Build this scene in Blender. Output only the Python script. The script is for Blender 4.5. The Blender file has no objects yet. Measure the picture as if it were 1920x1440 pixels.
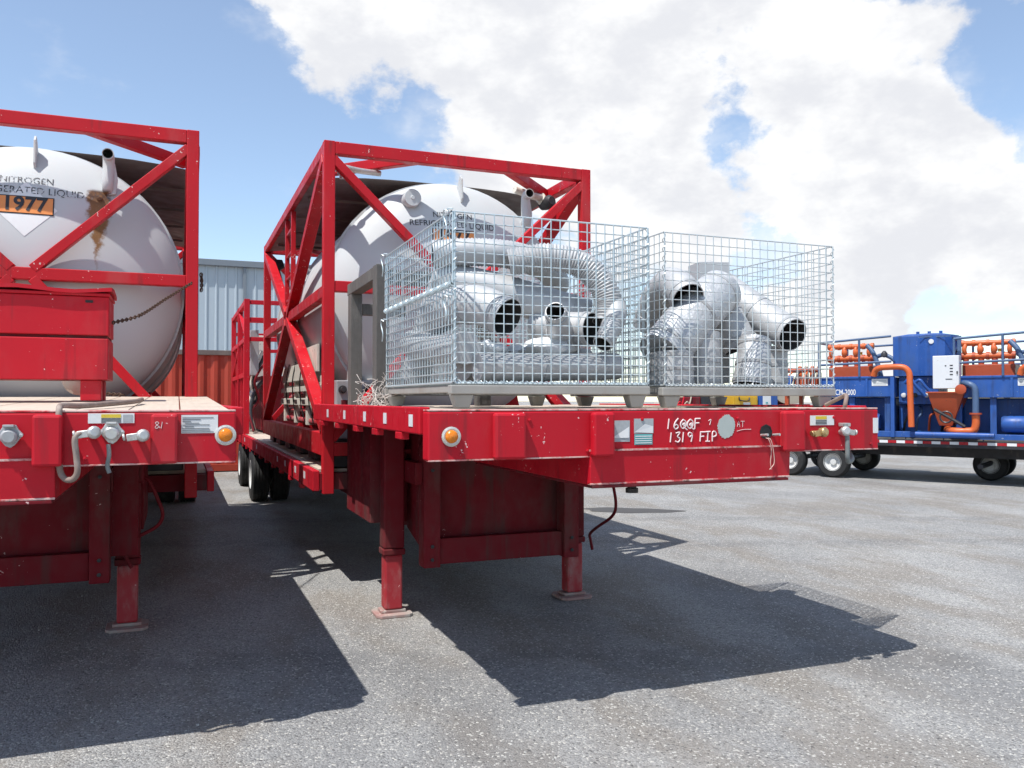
import bpy, bmesh, math, random
from mathutils import Vector, Matrix
random.seed(11)
R = math.radians
scene = bpy.context.scene
C = scene.collection

# ------------------------------------------------------------------ camera
YAW = math.atan(627 / 1570.0)
PITCH = math.atan(30 / 1570.0)
cam_d = bpy.data.cameras.new("camera")
cam_d.sensor_width = 36.0
cam_d.lens = 36.0 * 1570.0 / 1920.0
cam_d.clip_start = 0.05
cam_d.clip_end = 3000
cam = bpy.data.objects.new("camera", cam_d)
C.objects.link(cam)
cam.location = (-1.098, -6.89, 1.53)
cam.rotation_euler = (R(90) + PITCH, 0, -YAW)
scene.camera = cam

# ------------------------------------------------------------------ world
SUN = Vector((-0.44, -0.225, 1.0)).normalized()      # direction towards the sun
world = bpy.data.worlds.new("World")
scene.world = world
world.use_nodes = True
world.cycles.sampling_method = "MANUAL"
world.cycles.sample_map_resolution = 256
wt = world.node_tree
wt.nodes.clear()


def wn(kind, **kw):
    n = wt.nodes.new(kind)
    for k, v in kw.items():
        setattr(n, k, v)
    return n


def wl(a, b):
    wt.links.new(a, b)


def wmath(op, a, b=None, clamp=False):
    n = wn("ShaderNodeMath", operation=op, use_clamp=clamp)
    for i, v in enumerate((a, b)):
        if v is None:
            continue
        if isinstance(v, (int, float)):
            n.inputs[i].default_value = v
        else:
            wl(v, n.inputs[i])
    return n.outputs[0]


def pixdir(px, py):
    a = (px - 960) / 1570.0
    b = (720 - py) / 1570.0
    cp, sp = math.cos(PITCH), math.sin(PITCH)
    f = cp - b * sp
    u = sp + b * cp
    return Vector((a * math.cos(YAW) + f * math.sin(YAW), -a * math.sin(YAW) + f * math.cos(YAW), u)).normalized()


tc = wn("ShaderNodeTexCoord")
DIR = tc.outputs["Generated"]
sky = wn("ShaderNodeTexSky", sky_type="NISHITA")
sky.sun_disc = False
sky.sun_elevation = math.asin(SUN.z)
sky.sun_rotation = math.atan2(SUN.x, SUN.y)
sky.air_density = 1.0
sky.dust_density = 0.15
sky.ozone_density = 1.0
sky.altitude = 50


def wnoise(scale, detail, rough, off=(0, 0, 0), zs=1.0, dist=0.0):
    m = wn("ShaderNodeMapping")
    m.inputs["Location"].default_value = off
    m.inputs["Scale"].default_value = (1, 1, zs)
    wl(DIR, m.inputs["Vector"])
    n = wn("ShaderNodeTexNoise")
    n.inputs["Scale"].default_value = scale
    n.inputs["Detail"].default_value = detail
    n.inputs["Roughness"].default_value = rough
    n.inputs["Distortion"].default_value = dist
    wl(m.outputs[0], n.inputs["Vector"])
    return n.outputs["Fac"]


def blob(px, py, rad_px, w):
    d = pixdir(px, py)
    v = wn("ShaderNodeVectorMath", operation="DOT_PRODUCT")
    wl(DIR, v.inputs[0])
    v.inputs[1].default_value = d
    mr = wn("ShaderNodeMapRange", interpolation_type="SMOOTHSTEP")
    mr.inputs["From Min"].default_value = math.cos(rad_px / 1570.0)
    mr.inputs["From Max"].default_value = 1.0
    mr.inputs["To Min"].default_value = 0
    mr.inputs["To Max"].default_value = w
    wl(v.outputs["Value"], mr.inputs["Value"])
    return mr.outputs[0]


# banks of cumulus where the photograph has them, open blue between
bias = None
for b in [(540, 0, 220, .34), (820, 90, 330, .46), (1080, 120, 310, .42), (1170, 340, 260, .46), (1000, 270, 170, .16),
          (1620, 190, 270, .50), (1700, 350, 210, .28), (1850, 350, 230, .34), (1490, 480, 240, .46), (1480, -70, 270, .40), (1700, 540, 220, .34), (1320, 40, 160, .16),
          (130, 170, 420, -.34), (430, 340, 380, -.28), (640, 300, 150, -.14), (1340, 130, 130, -.22), (1600, 610, 90, -.2), (1790, 590, 110, -.24),
          (1395, 290, 90, -.24), (1890, 140, 120, -.45), (1620, 400, 110, -.34), (1730, 10, 130, -.16)]:
    o = blob(*b)
    bias = o if bias is None else wmath("ADD", bias, o)
n_big = wnoise(6.4, 7, .60, (3.1, .7, 1.9), 1.35, 0)
dens = wmath("ADD", wmath("MULTIPLY", n_big, 2.0), bias)
alpha_n = wn("ShaderNodeMapRange", interpolation_type="SMOOTHSTEP")
alpha_n.inputs["From Min"].default_value = 1.11
alpha_n.inputs["From Max"].default_value = 1.33
wl(dens, alpha_n.inputs["Value"])
# shading inside the banks: thick parts and undersides go grey
n_shade = wnoise(7.5, 5, .6, (8.4, 2.2, .55), 1.7, 0)
sh = wn("ShaderNodeMapRange", interpolation_type="SMOOTHSTEP")
sh.inputs["From Min"].default_value = .36
sh.inputs["From Max"].default_value = .62
wl(n_shade, sh.inputs["Value"])
ccol = wn("ShaderNodeMix", data_type="RGBA")
ccol.inputs["A"].default_value = (11.3, 11.5, 12.1, 1)
ccol.inputs["B"].default_value = (14.4, 14.45, 14.5, 1)
wl(sh.outputs[0], ccol.inputs["Factor"])
# thin veil near the horizon
skyb = wn("ShaderNodeMix", data_type="RGBA", blend_type="MULTIPLY")
skyb.inputs["Factor"].default_value = 1.0
skyb.inputs["B"].default_value = (2.25, 2.35, 2.45, 1)
wl(sky.outputs[0], skyb.inputs["A"])
wisp = wn("ShaderNodeMapRange", interpolation_type="SMOOTHSTEP")
wisp.inputs["From Min"].default_value = .46
wisp.inputs["From Max"].default_value = .86
wisp.inputs["To Max"].default_value = .7
wl(wmath("ADD", n_shade, wmath("MULTIPLY", bias, .25)), wisp.inputs["Value"])
mixc = wn("ShaderNodeMix", data_type="RGBA")
wl(wmath("MAXIMUM", alpha_n.outputs[0], wisp.outputs[0]), mixc.inputs["Factor"])
veil = wn("ShaderNodeMix", data_type="RGBA", blend_type="ADD")      # thin even summer haze
veil.inputs["Factor"].default_value = 1.0
veil.inputs["B"].default_value = (1.35, 1.30, 1.05, 1)
wl(skyb.outputs["Result"], veil.inputs["A"])
wl(veil.outputs["Result"], mixc.inputs["A"])
wl(ccol.outputs["Result"], mixc.inputs["B"])
bg = wn("ShaderNodeBackground")
bg.inputs["Strength"].default_value = 0.062
wl(mixc.outputs["Result"], bg.inputs["Color"])
wo = wn("ShaderNodeOutputWorld")
wl(bg.outputs[0], wo.inputs["Surface"])

# ------------------------------------------------------------------ sun
sun_d = bpy.data.lights.new("sun", "SUN")
sun_d.energy = 5.0
sun_d.angle = R(0.53)
sun_d.color = (1.0, 0.97, 0.925)
sun = bpy.data.objects.new("sun", sun_d)
C.objects.link(sun)
sun.rotation_euler = SUN.to_track_quat("Z", "Y").to_euler()
sun.location = (-10, -5, 25)

scene.view_settings.view_transform = "Standard"
scene.view_settings.look = "None"
scene.view_settings.gamma = 1.0
scene.view_settings.exposure = 0.25
scene.view_settings.use_curve_mapping = False
scene.cycles.use_denoising = True
scene.cycles.adaptive_threshold = 0.02
scene.cycles.max_bounces = 5
scene.cycles.diffuse_bounces = 3
scene.cycles.glossy_bounces = 3


# ------------------------------------------------------------------ materials
class NT:
    def __init__(s, name):
        s.m = bpy.data.materials.new(name)
        s.m.use_nodes = True
        s.t = s.m.node_tree
        s.b = s.t.nodes["Principled BSDF"]
        s.geo = s.n("ShaderNodeNewGeometry")
        s.pos = s.geo.outputs["Position"]

    def n(s, k, **kw):
        x = s.t.nodes.new(k)
        for a, b in kw.items():
            setattr(x, a, b)
        return x

    def l(s, a, b):
        s.t.links.new(a, b)

    def math(s, op, a, b=None, clamp=False):
        x = s.n("ShaderNodeMath", operation=op, use_clamp=clamp)
        for i, v in enumerate((a, b)):
            if v is None:
                continue
            if isinstance(v, (int, float)):
                x.inputs[i].default_value = v
            else:
                s.l(v, x.inputs[i])
        return x.outputs[0]

    def noise(s, scale, detail=5, rough=.55, stretch=None, dist=0):
        x = s.n("ShaderNodeTexNoise")
        x.inputs["Scale"].default_value = scale
        x.inputs["Detail"].default_value = detail
        x.inputs["Roughness"].default_value = rough
        x.inputs["Distortion"].default_value = dist
        v = s.pos
        if stretch:
            mp = s.n("ShaderNodeMapping")
            mp.inputs["Scale"].default_value = stretch
            s.l(v, mp.inputs["Vector"])
            v = mp.outputs[0]
        s.l(v, x.inputs["Vector"])
        return x.outputs["Fac"]

    def ramp(s, v, a, b, lo=0., hi=1.):
        x = s.n("ShaderNodeMapRange", interpolation_type="SMOOTHSTEP")
        x.inputs["From Min"].default_value = a
        x.inputs["From Max"].default_value = b
        x.inputs["To Min"].default_value = lo
        x.inputs["To Max"].default_value = hi
        s.l(v, x.inputs["Value"])
        return x.outputs[0]

    def mix(s, f, a, b, mode="MIX"):
        x = s.n("ShaderNodeMix", data_type="RGBA", blend_type=mode)
        for key, v in (("Factor", f), ("A", a), ("B", b)):
            if isinstance(v, (int, float)):
                x.inputs[key].default_value = v
            elif isinstance(v, tuple):
                x.inputs[key].default_value = v if len(v) == 4 else v + (1,)
            else:
                s.l(v, x.inputs[key])
        return x.outputs["Result"]

    def bump(s, h, strength=.3, dist=.01):
        x = s.n("ShaderNodeBump")
        x.inputs["Strength"].default_value = strength
        x.inputs["Distance"].default_value = dist
        s.l(h, x.inputs["Height"])
        s.l(x.outputs[0], s.b.inputs["Normal"])


def c3(c, k):
    return tuple(min(1, v * k) for v in c[:3])


def mat(name, base, rough=.5, metal=0., var=.12, vs=2.5, chips=None, dirt=None, bump=0., bs=60., rvar=.12, stretch=None, spec=.5, streak=None, bd=.004):
    t = NT(name)
    col = t.mix(t.noise(vs, 6, .6, stretch), c3(base, (1 - var) * .88), c3(base, (1 + var) * .88))
    rsrc = None
    if dirt:
        dc, amt, ds = dirt
        d = t.ramp(t.noise(ds, 7, .65, (1, 1, .45)), .62 - amt * .35, .80 - amt * .2, 0, min(1, .35 + amt))
        col = t.mix(d, col, dc)
    if streak:
        sc_, amt, ss = streak
        d = t.ramp(t.math("ADD", t.noise(ss, 4, .6, (1, 1, .05)), t.math("MULTIPLY", t.noise(2.3, 3), .5)), .86 - amt * .2, 1.02 - amt * .2, 0, .75)
        col = t.mix(d, col, sc_)
    if chips:
        cc, amt, cs = chips
        a = t.noise(cs, 3, .6)
        b = t.noise(cs * .12, 4, .6)
        m = t.ramp(t.math("ADD", a, t.math("MULTIPLY", b, .55)), 1.06 - amt * .25, 1.085 - amt * .25)
        col = t.mix(m, col, cc)
    t.l(col, t.b.inputs["Base Color"])
    rn = t.ramp(t.noise(vs * 4, 5), .3, .7, max(.03, rough - rvar), min(1, rough + rvar))
    t.l(rn, t.b.inputs["Roughness"])
    t.b.inputs["Metallic"].default_value = metal
    t.b.inputs["Specular IOR Level"].default_value = spec
    if bump:
        t.bump(t.noise(bs, 4, .6), bump, bd)
    return t.m


PINK = (.70, .46, .44)
DUST = (.30, .27, .24)
M = {}
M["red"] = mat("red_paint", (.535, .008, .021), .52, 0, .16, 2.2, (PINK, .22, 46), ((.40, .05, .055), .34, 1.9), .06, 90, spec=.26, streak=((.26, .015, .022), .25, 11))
M["red_dusty_shade"] = mat("dusty_shaded_red_paint", (.175, .007, .014), .66, 0, .22, 3, (PINK, .13, 46), ((.11, .05, .046), .45, 3.0), .1, 90, spec=.22, streak=((.08, .03, .028), .4, 9))  # dusty red, base darkened further to imitate the shade under the trailers
M["red_frame"] = mat("red_frame_paint", (.55, .010, .019), .5, 0, .14, 2.0, ((.72, .5, .46), .30, 50), ((.45, .06, .06), .3, 2.4), .05, 90, spec=.26, streak=((.24, .02, .022), .25, 12))
M["orange_red"] = mat("faded_orange_red_paint", (.42, .045, .02), .6, 0, .2, 1.4, ((.2, .06, .04), .3, 20), ((.2, .05, .03), .4, 1.2), .08, 60)
def edge_mat():
    t = NT("worn_edge")
    col = t.mix(t.ramp(t.noise(7, 6, .7), .38, .58), (.48, .02, .03), (.62, .42, .38))
    col = t.mix(t.ramp(t.noise(16, 5, .7), .55, .68), col, (.15, .07, .05))
    t.l(col, t.b.inputs["Base Color"])
    t.b.inputs["Roughness"].default_value = .75
    return t.m


M["edge"] = edge_mat()
M["rubber"] = mat("tyre_rubber", (.018, .018, .018), .75, 0, .3, 8, None, ((.09, .085, .08), .25, 6), .2, 120)
M["rim"] = mat("white_rim", (.66, .66, .64), .45, 0, .1, 5, None, ((.3, .26, .22), .3, 9))
M["dark_steel"] = mat("dark_steel", (.045, .045, .05), .55, .4, .3, 5, None, ((.12, .1, .09), .3, 6), .1, 80)
M["black"] = mat("black_plastic", (.012, .012, .013), .5, 0, .2, 6)
M["tank_grey"] = mat("tank_white_paint", (.575, .60, .605), .58, 0, .05, 1.1, ((.60, .58, .54), .15, 18), ((.52, .52, .49), .18, 1.3), .02, 40, streak=((.44, .43, .40), .22, 6), spec=.3)
M["cream"] = mat("cream_paint", (.72, .69, .60), .55, 0, .12, 4, ((.25, .14, .09), .3, 22), ((.35, .30, .24), .35, 4))
M["grey_steel"] = mat("grey_painted_steel", (.42, .43, .44), .5, .2, .12, 5, None, ((.25, .22, .2), .35, 5))
M["alu"] = mat("cast_aluminium", (.62, .61, .59), .42, .65, .15, 14, None, ((.30, .26, .22), .3, 12), .15, 90)
M["brass"] = mat("brass_fitting", (.60, .42, .20), .38, .85, .2, 20)
M["duct"] = mat("galvanised_duct", (.52, .525, .53), .55, .28, .10, 5, None, ((.42, .41, .40), .4, 6), .10, 18, .1, streak=((.44, .44, .44), .3, 10))
M["duct_foil"] = mat("crinkled_foil_duct", (.58, .59, .60), .46, .4, .08, 9, None, ((.5, .5, .5), .25, 5), .9, 13, .1, bd=.02)
M["duct_in"] = mat("shaded_duct_inside", (.05, .048, .046), .8, 0, .3, 7)  # near-black inner skin: shade inside open pipes, put into the colour
M["wire"] = mat("galvanised_wire", (.60, .65, .66), .42, .45, .1, 20)
M["wire_blue"] = mat("bluish_galvanised_wire", (.58, .67, .70), .42, .45, .1, 20)
M["wood_grey"] = mat("weathered_grey_timber", (.115, .108, .10), .85, 0, .3, 6, None, ((.2, .19, .17), .3, 5), .4, 40, .1, (9, 9, .6))
M["pallet"] = mat("grey_pallet_steel", (.33, .325, .305), .7, 0, .2, 7, ((.2, .14, .1), .25, 26), ((.24, .2, .17), .3, 5))
M["plank"] = mat("bleached_deck_timber", (.56, .47, .38), .85, 0, .2, 3.0, None, ((.34, .24, .2), .3, 3.0), .45, 30, .08, (11, .5, 6))
M["paper"] = mat("white_label", (.78, .78, .77), .6, 0, .05, 20)
M["paper_grey"] = mat("grey_label", (.42, .44, .45), .6, 0, .2, 60)
M["yellow"] = mat("yellow_label", (.72, .52, .04), .6, 0, .1, 20)
M["print"] = mat("black_print", (.03, .03, .035), .6)
M["teal"] = mat("teal_label", (.12, .42, .42), .5, 0, .2, 40)
M["chalk"] = mat("paint_marker", (.84, .72, .70), .8, 0, .1, 40)
M["primer"] = mat("grey_primer", (.46, .50, .47), .7, 0, .12, 25)
M["amber"] = mat("amber_lens", (.78, .22, .01), .18, 0, .2, 30, None, None, .3, 200)
M["chrome"] = mat("light_bezel", (.70, .68, .62), .35, .5, .1, 20)
M["roof_under"] = mat("brown_sunshade_sheet", (.155, .125, .11), .6, 0, .15, 2, None, ((.22, .18, .15), .3, 2))
M["orange_pl"] = mat("orange_placard", (.86, .30, .08), .45, 0, .05, 8)
M["hazard_white"] = mat("white_placard", (.84, .84, .83), .4, 0, .03, 8)
M["hose"] = mat("rubber_hose", (.26, .19, .16), .7, 0, .25, 20, None, ((.45, .38, .33), .4, 12))
M["hose_grey"] = mat("grey_rubber_hose", (.20, .22, .215), .65, 0, .2, 20, None, ((.4, .36, .33), .4, 9))
M["chain"] = mat("rusty_chain", (.10, .055, .035), .75, .3, .4, 60)
M["blue"] = mat("royal_blue_paint", (.022, .095, .36), .45, 0, .16, 2, ((.3, .33, .42), .25, 30), ((.04, .09, .22), .4, 2), streak=((.02, .05, .16), .4, 9))
M["blue_grey"] = mat("blue_grey_rail_paint", (.075, .13, .24), .5, 0, .15, 5)
M["orange"] = mat("orange_pipe_paint", (.66, .13, .030), .45, 0, .15, 3, ((.3, .1, .05), .25, 22), ((.4, .1, .05), .25, 3))
M["orange_dark"] = mat("burnt_orange_paint", (.42, .070, .022), .5, 0, .2, 3, ((.2, .06, .03), .3, 22))
M["cab_white"] = mat("white_cabinet_paint", (.72, .73, .74), .4, 0, .05, 4, ((.35, .3, .25), .2, 24))
M["yellow_paint"] = mat("yellow_machine_paint", (.66, .38, .02), .45, 0, .12, 3)
M["canvas"] = mat("beige_canvas", (.50, .43, .33), .9, 0, .12, 4, None, None, .3, 60)
M["string"] = mat("frayed_string", (.66, .60, .55), .9, 0, .15, 30)
M["string_red"] = mat("red_string", (.35, .07, .06), .9, 0, .2, 30)
M["white_cloth"] = mat("white_plastic_wrap", (.72, .73, .74), .45, 0, .06, 9, None, None, .3, 25)
M["tape_white"] = mat("white_reflective_tape", (.78, .78, .78), .35)
M["tape_red"] = mat("red_reflective_tape", (.40, .012, .02), .35)
M["twine"] = mat("pink_wire", (.66, .42, .36), .6)


def siding_mat():
    t = NT("pale_blue_metal_siding")
    col = t.mix(t.noise(1.2, 5, .6, (1, 1, .15)), (.38, .445, .49), (.43, .49, .53))
    t.l(col, t.b.inputs["Base Color"])
    t.b.inputs["Roughness"].default_value = .5
    return t.m


def rusty_tank_mat():
    """same paint with a rust run below one nozzle"""
    t = NT("tank_white_paint_rust_run")
    col = t.mix(t.noise(1.1, 6, .6), (.495, .515, .52), (.53, .55, .55))
    col = t.mix(t.ramp(t.noise(1.3, 7, .65, (1, 1, .45)), .57, .78, 0, .5), col, (.52, .52, .49))
    sep = t.n("ShaderNodeSeparateXYZ")
    t.l(t.pos, sep.inputs[0])
    X, Z = sep.outputs["X"], sep.outputs["Z"]
    wob = t.math("MULTIPLY", t.math("SUBTRACT", t.noise(9, 6, .7), .5), .16)
    dx = t.math("ABSOLUTE", t.math("ADD", t.math("SUBTRACT", X, -1.675), wob))
    width = t.ramp(Z, 2.50, 3.08, .0, .085)
    top = t.ramp(Z, 3.16, 3.19, 1, 0)
    bot = t.ramp(Z, 2.48, 2.55, 0, 1)
    m = t.math("MULTIPLY", t.math("MULTIPLY", t.ramp(t.math("SUBTRACT", width, dx), -.014, .026), top), bot)
    speck = t.ramp(t.noise(60, 3, .7), .2, .45, .8, 1)
    m = t.math("MULTIPLY", m, speck, True)
    rust = t.mix(t.ramp(Z, 3.02, 3.13), (.25, .135, .055), (.06, .028, .022))
    rust = t.mix(t.ramp(t.noise(30, 4, .7), .35, .75), rust, (.22, .11, .045))
    col = t.mix(m, col, rust)
    t.l(col, t.b.inputs["Base Color"])
    t.b.inputs["Roughness"].default_value = .58
    t.b.inputs["Specular IOR Level"].default_value = .3
    return t.m


def ground_mat():
    t = NT("chip_seal_gravel")
    vor = t.n("ShaderNodeTexVoronoi")
    vor.inputs["Scale"].default_value = 96
    t.l(t.pos, vor.inputs["Vector"])
    sep = t.n("ShaderNodeSeparateColor")
    t.l(vor.outputs["Color"], sep.inputs[0])
    vor2 = t.n("ShaderNodeTexVoronoi")
    vor2.inputs["Scale"].default_value = 180
    t.l(t.pos, vor2.inputs["Vector"])
    sep2 = t.n("ShaderNodeSeparateColor")
    t.l(vor2.outputs["Color"], sep2.inputs[0])
    fine = t.mix(t.ramp(sep.outputs[0], 0, 1), (.16, .16, .162), (.40, .397, .39))
    fine2 = t.mix(sep2.outputs[1], (.22, .22, .223), (.345, .345, .34))
    col = t.mix(.5, fine, fine2)
    # large soft mottling
    col = t.mix(t.ramp(t.noise(.55, 6, .6), .35, .68), col, t.mix(1.0, col, (1.28, 1.27, 1.25), "MULTIPLY"))
    # brown dust drifts
    br = t.ramp(t.noise(.85, 7, .62, (1.6, .7, 1)), .43, .62, 0, .66)
    col = t.mix(br, col, t.mix(sep2.outputs[0], (.18, .155, .13), (.30, .27, .235)))
    # a pair of long faint wheel tracks crossing the yard
    sx = t.n("ShaderNodeSeparateXYZ")
    t.l(t.pos, sx.inputs[0])
    lane = t.math("ADD", t.math("MULTIPLY", sx.outputs["Y"], .93), t.math("MULTIPLY", sx.outputs["X"], .36))
    lane = t.math("ADD", lane, t.math("MULTIPLY", t.noise(.35, 3), .5))
    for c_ in (-3.55, -1.6, 2.4, 4.2):
        dl = t.math("ABSOLUTE", t.math("SUBTRACT", lane, c_))
        col = t.mix(t.math("MULTIPLY", t.ramp(dl, .10, .30, .45, 0), t.ramp(t.noise(3, 4), .35, .6)), col, t.mix(sep2.outputs[0], (.125, .125, .13), (.22, .22, .22)))
    # tyre-polished darker patches
    tr = t.ramp(t.noise(.22, 4, .5, (2.2, .5, 1)), .52, .68, 0, .38)
    col = t.mix(tr, col, (.15, .15, .155))
    # scattered pale stones
    sp = t.ramp(sep.outputs[2], .955, .965)
    col = t.mix(sp, col, (.52, .505, .47))
    sp2 = t.ramp(sep2.outputs[2], .985, .988)
    col = t.mix(sp2, col, (.60, .58, .55))
    dk = t.ramp(sep.outputs[1], .95, .96, 0, .6)
    col = t.mix(dk, col, (.06, .06, .062))
    col = t.mix(1.0, col, (.93, .93, .92), "MULTIPLY")
    t.l(col, t.b.inputs["Base Color"])
    t.b.inputs["Roughness"].default_value = .9
    t.b.inputs["Specular IOR Level"].default_value = .25
    h = t.math("ADD", t.math("MULTIPLY", vor.outputs["Distance"], -1.2), t.math("MULTIPLY", vor2.outputs["Distance"], -.6))
    t.bump(t.math("ADD", h, t.noise(8, 5, .6)), .65, .012)
    return t.m


def stain_mat():
    t = NT("oil_stain")
    col = t.mix(t.noise(60, 3, .6), (.035, .034, .034), (.085, .08, .078))
    t.l(col, t.b.inputs["Base Color"])
    t.b.inputs["Roughness"].default_value = .75
    return t.m


def worn_ink():
    t = NT("worn_black_lettering")
    m = t.ramp(t.noise(38, 4, .7), .50, .60)
    t.l(t.mix(m, (.035, .035, .04), (.57, .60, .62)), t.b.inputs["Base Color"])
    t.b.inputs["Roughness"].default_value = .5
    return t.m


M["ink_worn"] = worn_ink()
M["siding"] = siding_mat()
M["tank_rust"] = rusty_tank_mat()
M["ground"] = ground_mat()
M["stain"] = stain_mat()
M["trim_grey"] = mat("grey_roof_trim", (.20, .23, .26), .5, 0, .1, 3)
M["stone"] = mat("loose_pale_stone", (.46, .45, .42), .9, 0, .4, 40)

# ------------------------------------------------------------------ mesh helpers
OFF = {}


def spline(pts, k=8):
    pts = [Vector(p) for p in pts]
    if len(pts) < 3:
        return pts
    P = [pts[0] * 2 - pts[1]] + pts + [pts[-1] * 2 - pts[-2]]
    out = []
    for i in range(1, len(P) - 2):
        a, b, c, d = P[i - 1], P[i], P[i + 1], P[i + 2]
        for j in range(k):
            u = j / k
            out.append(.5 * ((2 * b) + (c - a) * u + (2 * a - 5 * b + 4 * c - d) * u * u + (3 * b - a - 3 * c + d) * u ** 3))
    out.append(pts[-1])
    return out


class MB:
    def __init__(s):
        s.v = []
        s.f = []
        s.mi = []
        s.cur = 0

    def add(s, vs, fs):
        o = len(s.v)
        s.v += [tuple(v) for v in vs]
        for f in fs:
            s.f.append(tuple(i + o for i in f))
            s.mi.append(s.cur)
        return s

    def box(s, x0, x1, y0, y1, z0, z1):
        v = [(x0, y0, z0), (x1, y0, z0), (x1, y1, z0), (x0, y1, z0), (x0, y0, z1), (x1, y0, z1), (x1, y1, z1), (x0, y1, z1)]
        return s.add(v, [(0, 3, 2, 1), (4, 5, 6, 7), (0, 1, 5, 4), (1, 2, 6, 5), (2, 3, 7, 6), (3, 0, 4, 7)])

    def beam(s, p, q, w, h, up=(0, 0, 1)):
        p, q = Vector(p), Vector(q)
        d = (q - p).normalized()
        a = d.cross(Vector(up))
        if a.length < 1e-4:
            a = d.cross(Vector((0, 1, 0)))
        a.normalize()
        b = a.cross(d).normalized()
        v = []
        for e in (p, q):
            for sa, sb in ((-1, -1), (1, -1), (1, 1), (-1, 1)):
                v.append(e + a * (sa * w / 2) + b * (sb * h / 2))
        return s.add(v, [(0, 1, 2, 3), (7, 6, 5, 4), (0, 4, 5, 1), (1, 5, 6, 2), (2, 6, 7, 3), (3, 7, 4, 0)])

    def prism(s, outline, axis, a0, a1):
        """outline in the two other axes, extruded along axis"""
        n = len(outline)
        v = []
        for a in (a0, a1):
            for p, q in outline:
                v.append({"x": (a, p, q), "y": (p, a, q), "z": (p, q, a)}[axis])
        fs = [tuple(range(n)), tuple(range(2 * n - 1, n - 1, -1))]
        for i in range(n):
            j = (i + 1) % n
            fs.append((i, i + n, j + n, j))
        return s.add(v, fs)

    def tube(s, pts, r, n=10, caps=True, wall=0.0):
        pts = [Vector(p) for p in pts]
        m = len(pts)
        rs = r if isinstance(r, (list, tuple)) else [r] * m
        t0 = (pts[1] - pts[0]).normalized()
        ref = Vector((0, 0, 1)) if abs(t0.z) < .9 else Vector((0, 1, 0))
        a = t0.cross(ref).normalized()
        rings = []
        prev = t0
        for i, p in enumerate(pts):
            if i == 0:
                t = t0
            elif i == m - 1:
                t = (pts[i] - pts[i - 1]).normalized()
            else:
                t = (pts[i + 1] - pts[i - 1]).normalized()
            ax = prev.cross(t)
            if ax.length > 1e-6:
                a = Matrix.Rotation(prev.angle(t), 3, ax.normalized()) @ a
            a = (a - t * a.dot(t)).normalized()
            b = t.cross(a)
            prev = t
            rings.append((p, a.copy(), b.copy(), t.copy()))
        v = []
        fs = []
        for (p, a, b, t), rr in zip(rings, rs):
            for k in range(n):
                g = 2 * math.pi * k / n
                v.append(p + (a * math.cos(g) + b * math.sin(g)) * rr)
        for i in range(m - 1):
            for k in range(n):
                k2 = (k + 1) % n
                fs.append((i * n + k, i * n + k2, (i + 1) * n + k2, (i + 1) * n + k))
        if caps:
            fs.append(tuple(range(n - 1, -1, -1)))
            fs.append(tuple((m - 1) * n + k for k in range(n)))
        s.add(v, fs)
        if wall:
            # inner skin and lips: an open pipe
            c0 = s.cur
            vi = []
            fi = []
            for (p, a, b, t), rr in zip(rings, rs):
                for k in range(n):
                    g = 2 * math.pi * k / n
                    vi.append(p + (a * math.cos(g) + b * math.sin(g)) * (rr - wall))
            for i in range(m - 1):
                for k in range(n):
                    k2 = (k + 1) % n
                    fi.append((i * n + k2, i * n + k, (i + 1) * n + k, (i + 1) * n + k2))
            s.cur = 1
            s.add(vi, fi)
            s.cur = c0
            for idx, (p, a, b, t) in ((0, rings[0]), (m - 1, rings[-1])):
                rr = rs[idx]
                o = []
                for k in range(n):
                    g = 2 * math.pi * k / n
                    e = a * math.cos(g) + b * math.sin(g)
                    o.append(p + e * rr)
                    o.append(p + e * (rr - wall))
                s.add(o, [(2 * k, 2 * k + 1, 2 * ((k + 1) % n) + 1, 2 * ((k + 1) % n)) for k in range(n)])
        return s

    def lathe(s, o, d, prof, n=24, closed=False):
        """prof: list of (radius, distance along d)"""
        o, d = Vector(o), Vector(d).normalized()
        ref = Vector((0, 0, 1)) if abs(d.z) < .9 else Vector((0, 1, 0))
        a = d.cross(ref).normalized()
        b = d.cross(a)
        v = []
        for r, h in prof:
            for k in range(n):
                g = 2 * math.pi * k / n
                v.append(o + d * h + (a * math.cos(g) + b * math.sin(g)) * max(r, 1e-5))
        fs = []
        m = len(prof)
        rng = range(m) if closed else range(m - 1)
        for i in rng:
            i2 = (i + 1) % m
            for k in range(n):
                k2 = (k + 1) % n
                fs.append((i * n + k, i * n + k2, i2 * n + k2, i2 * n + k))
        return s.add(v, fs)

    def build(s, name, mt, parent=None, bevel=0., smooth=None, kind=None, mt2=None):
        off = Vector((0, 0, 0))
        loc = None
        if parent is not None:
            off = Vector(OFF.get(parent.name, (0, 0, 0)))
        else:
            xs = [v[0] for v in s.v]
            ys = [v[1] for v in s.v]
            zs = [v[2] for v in s.v]
            off = Vector(((min(xs) + max(xs)) / 2, (min(ys) + max(ys)) / 2, min(zs)))
            loc = off
        me = bpy.data.meshes.new(name)
        me.from_pydata([(v[0] - off.x, v[1] - off.y, v[2] - off.z) for v in s.v], [], s.f)
        me.materials.append(M[mt])
        if mt2:
            me.materials.append(M[mt2])
            me.polygons.foreach_set("material_index", s.mi)
        bm = bmesh.new()
        bm.from_mesh(me)
        bmesh.ops.recalc_face_normals(bm, faces=bm.faces)
        bm.to_mesh(me)
        bm.free()
        if smooth is not None:
            me.polygons.foreach_set("use_smooth", [True] * len(me.polygons))
            me.set_sharp_from_angle(angle=R(smooth))
        me.update()
        ob = bpy.data.objects.new(name, me)
        C.objects.link(ob)
        if parent is not None:
            ob.parent = parent
            OFF[ob.name] = tuple(off)
        else:
            ob.location = loc
            OFF[ob.name] = tuple(loc)
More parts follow.
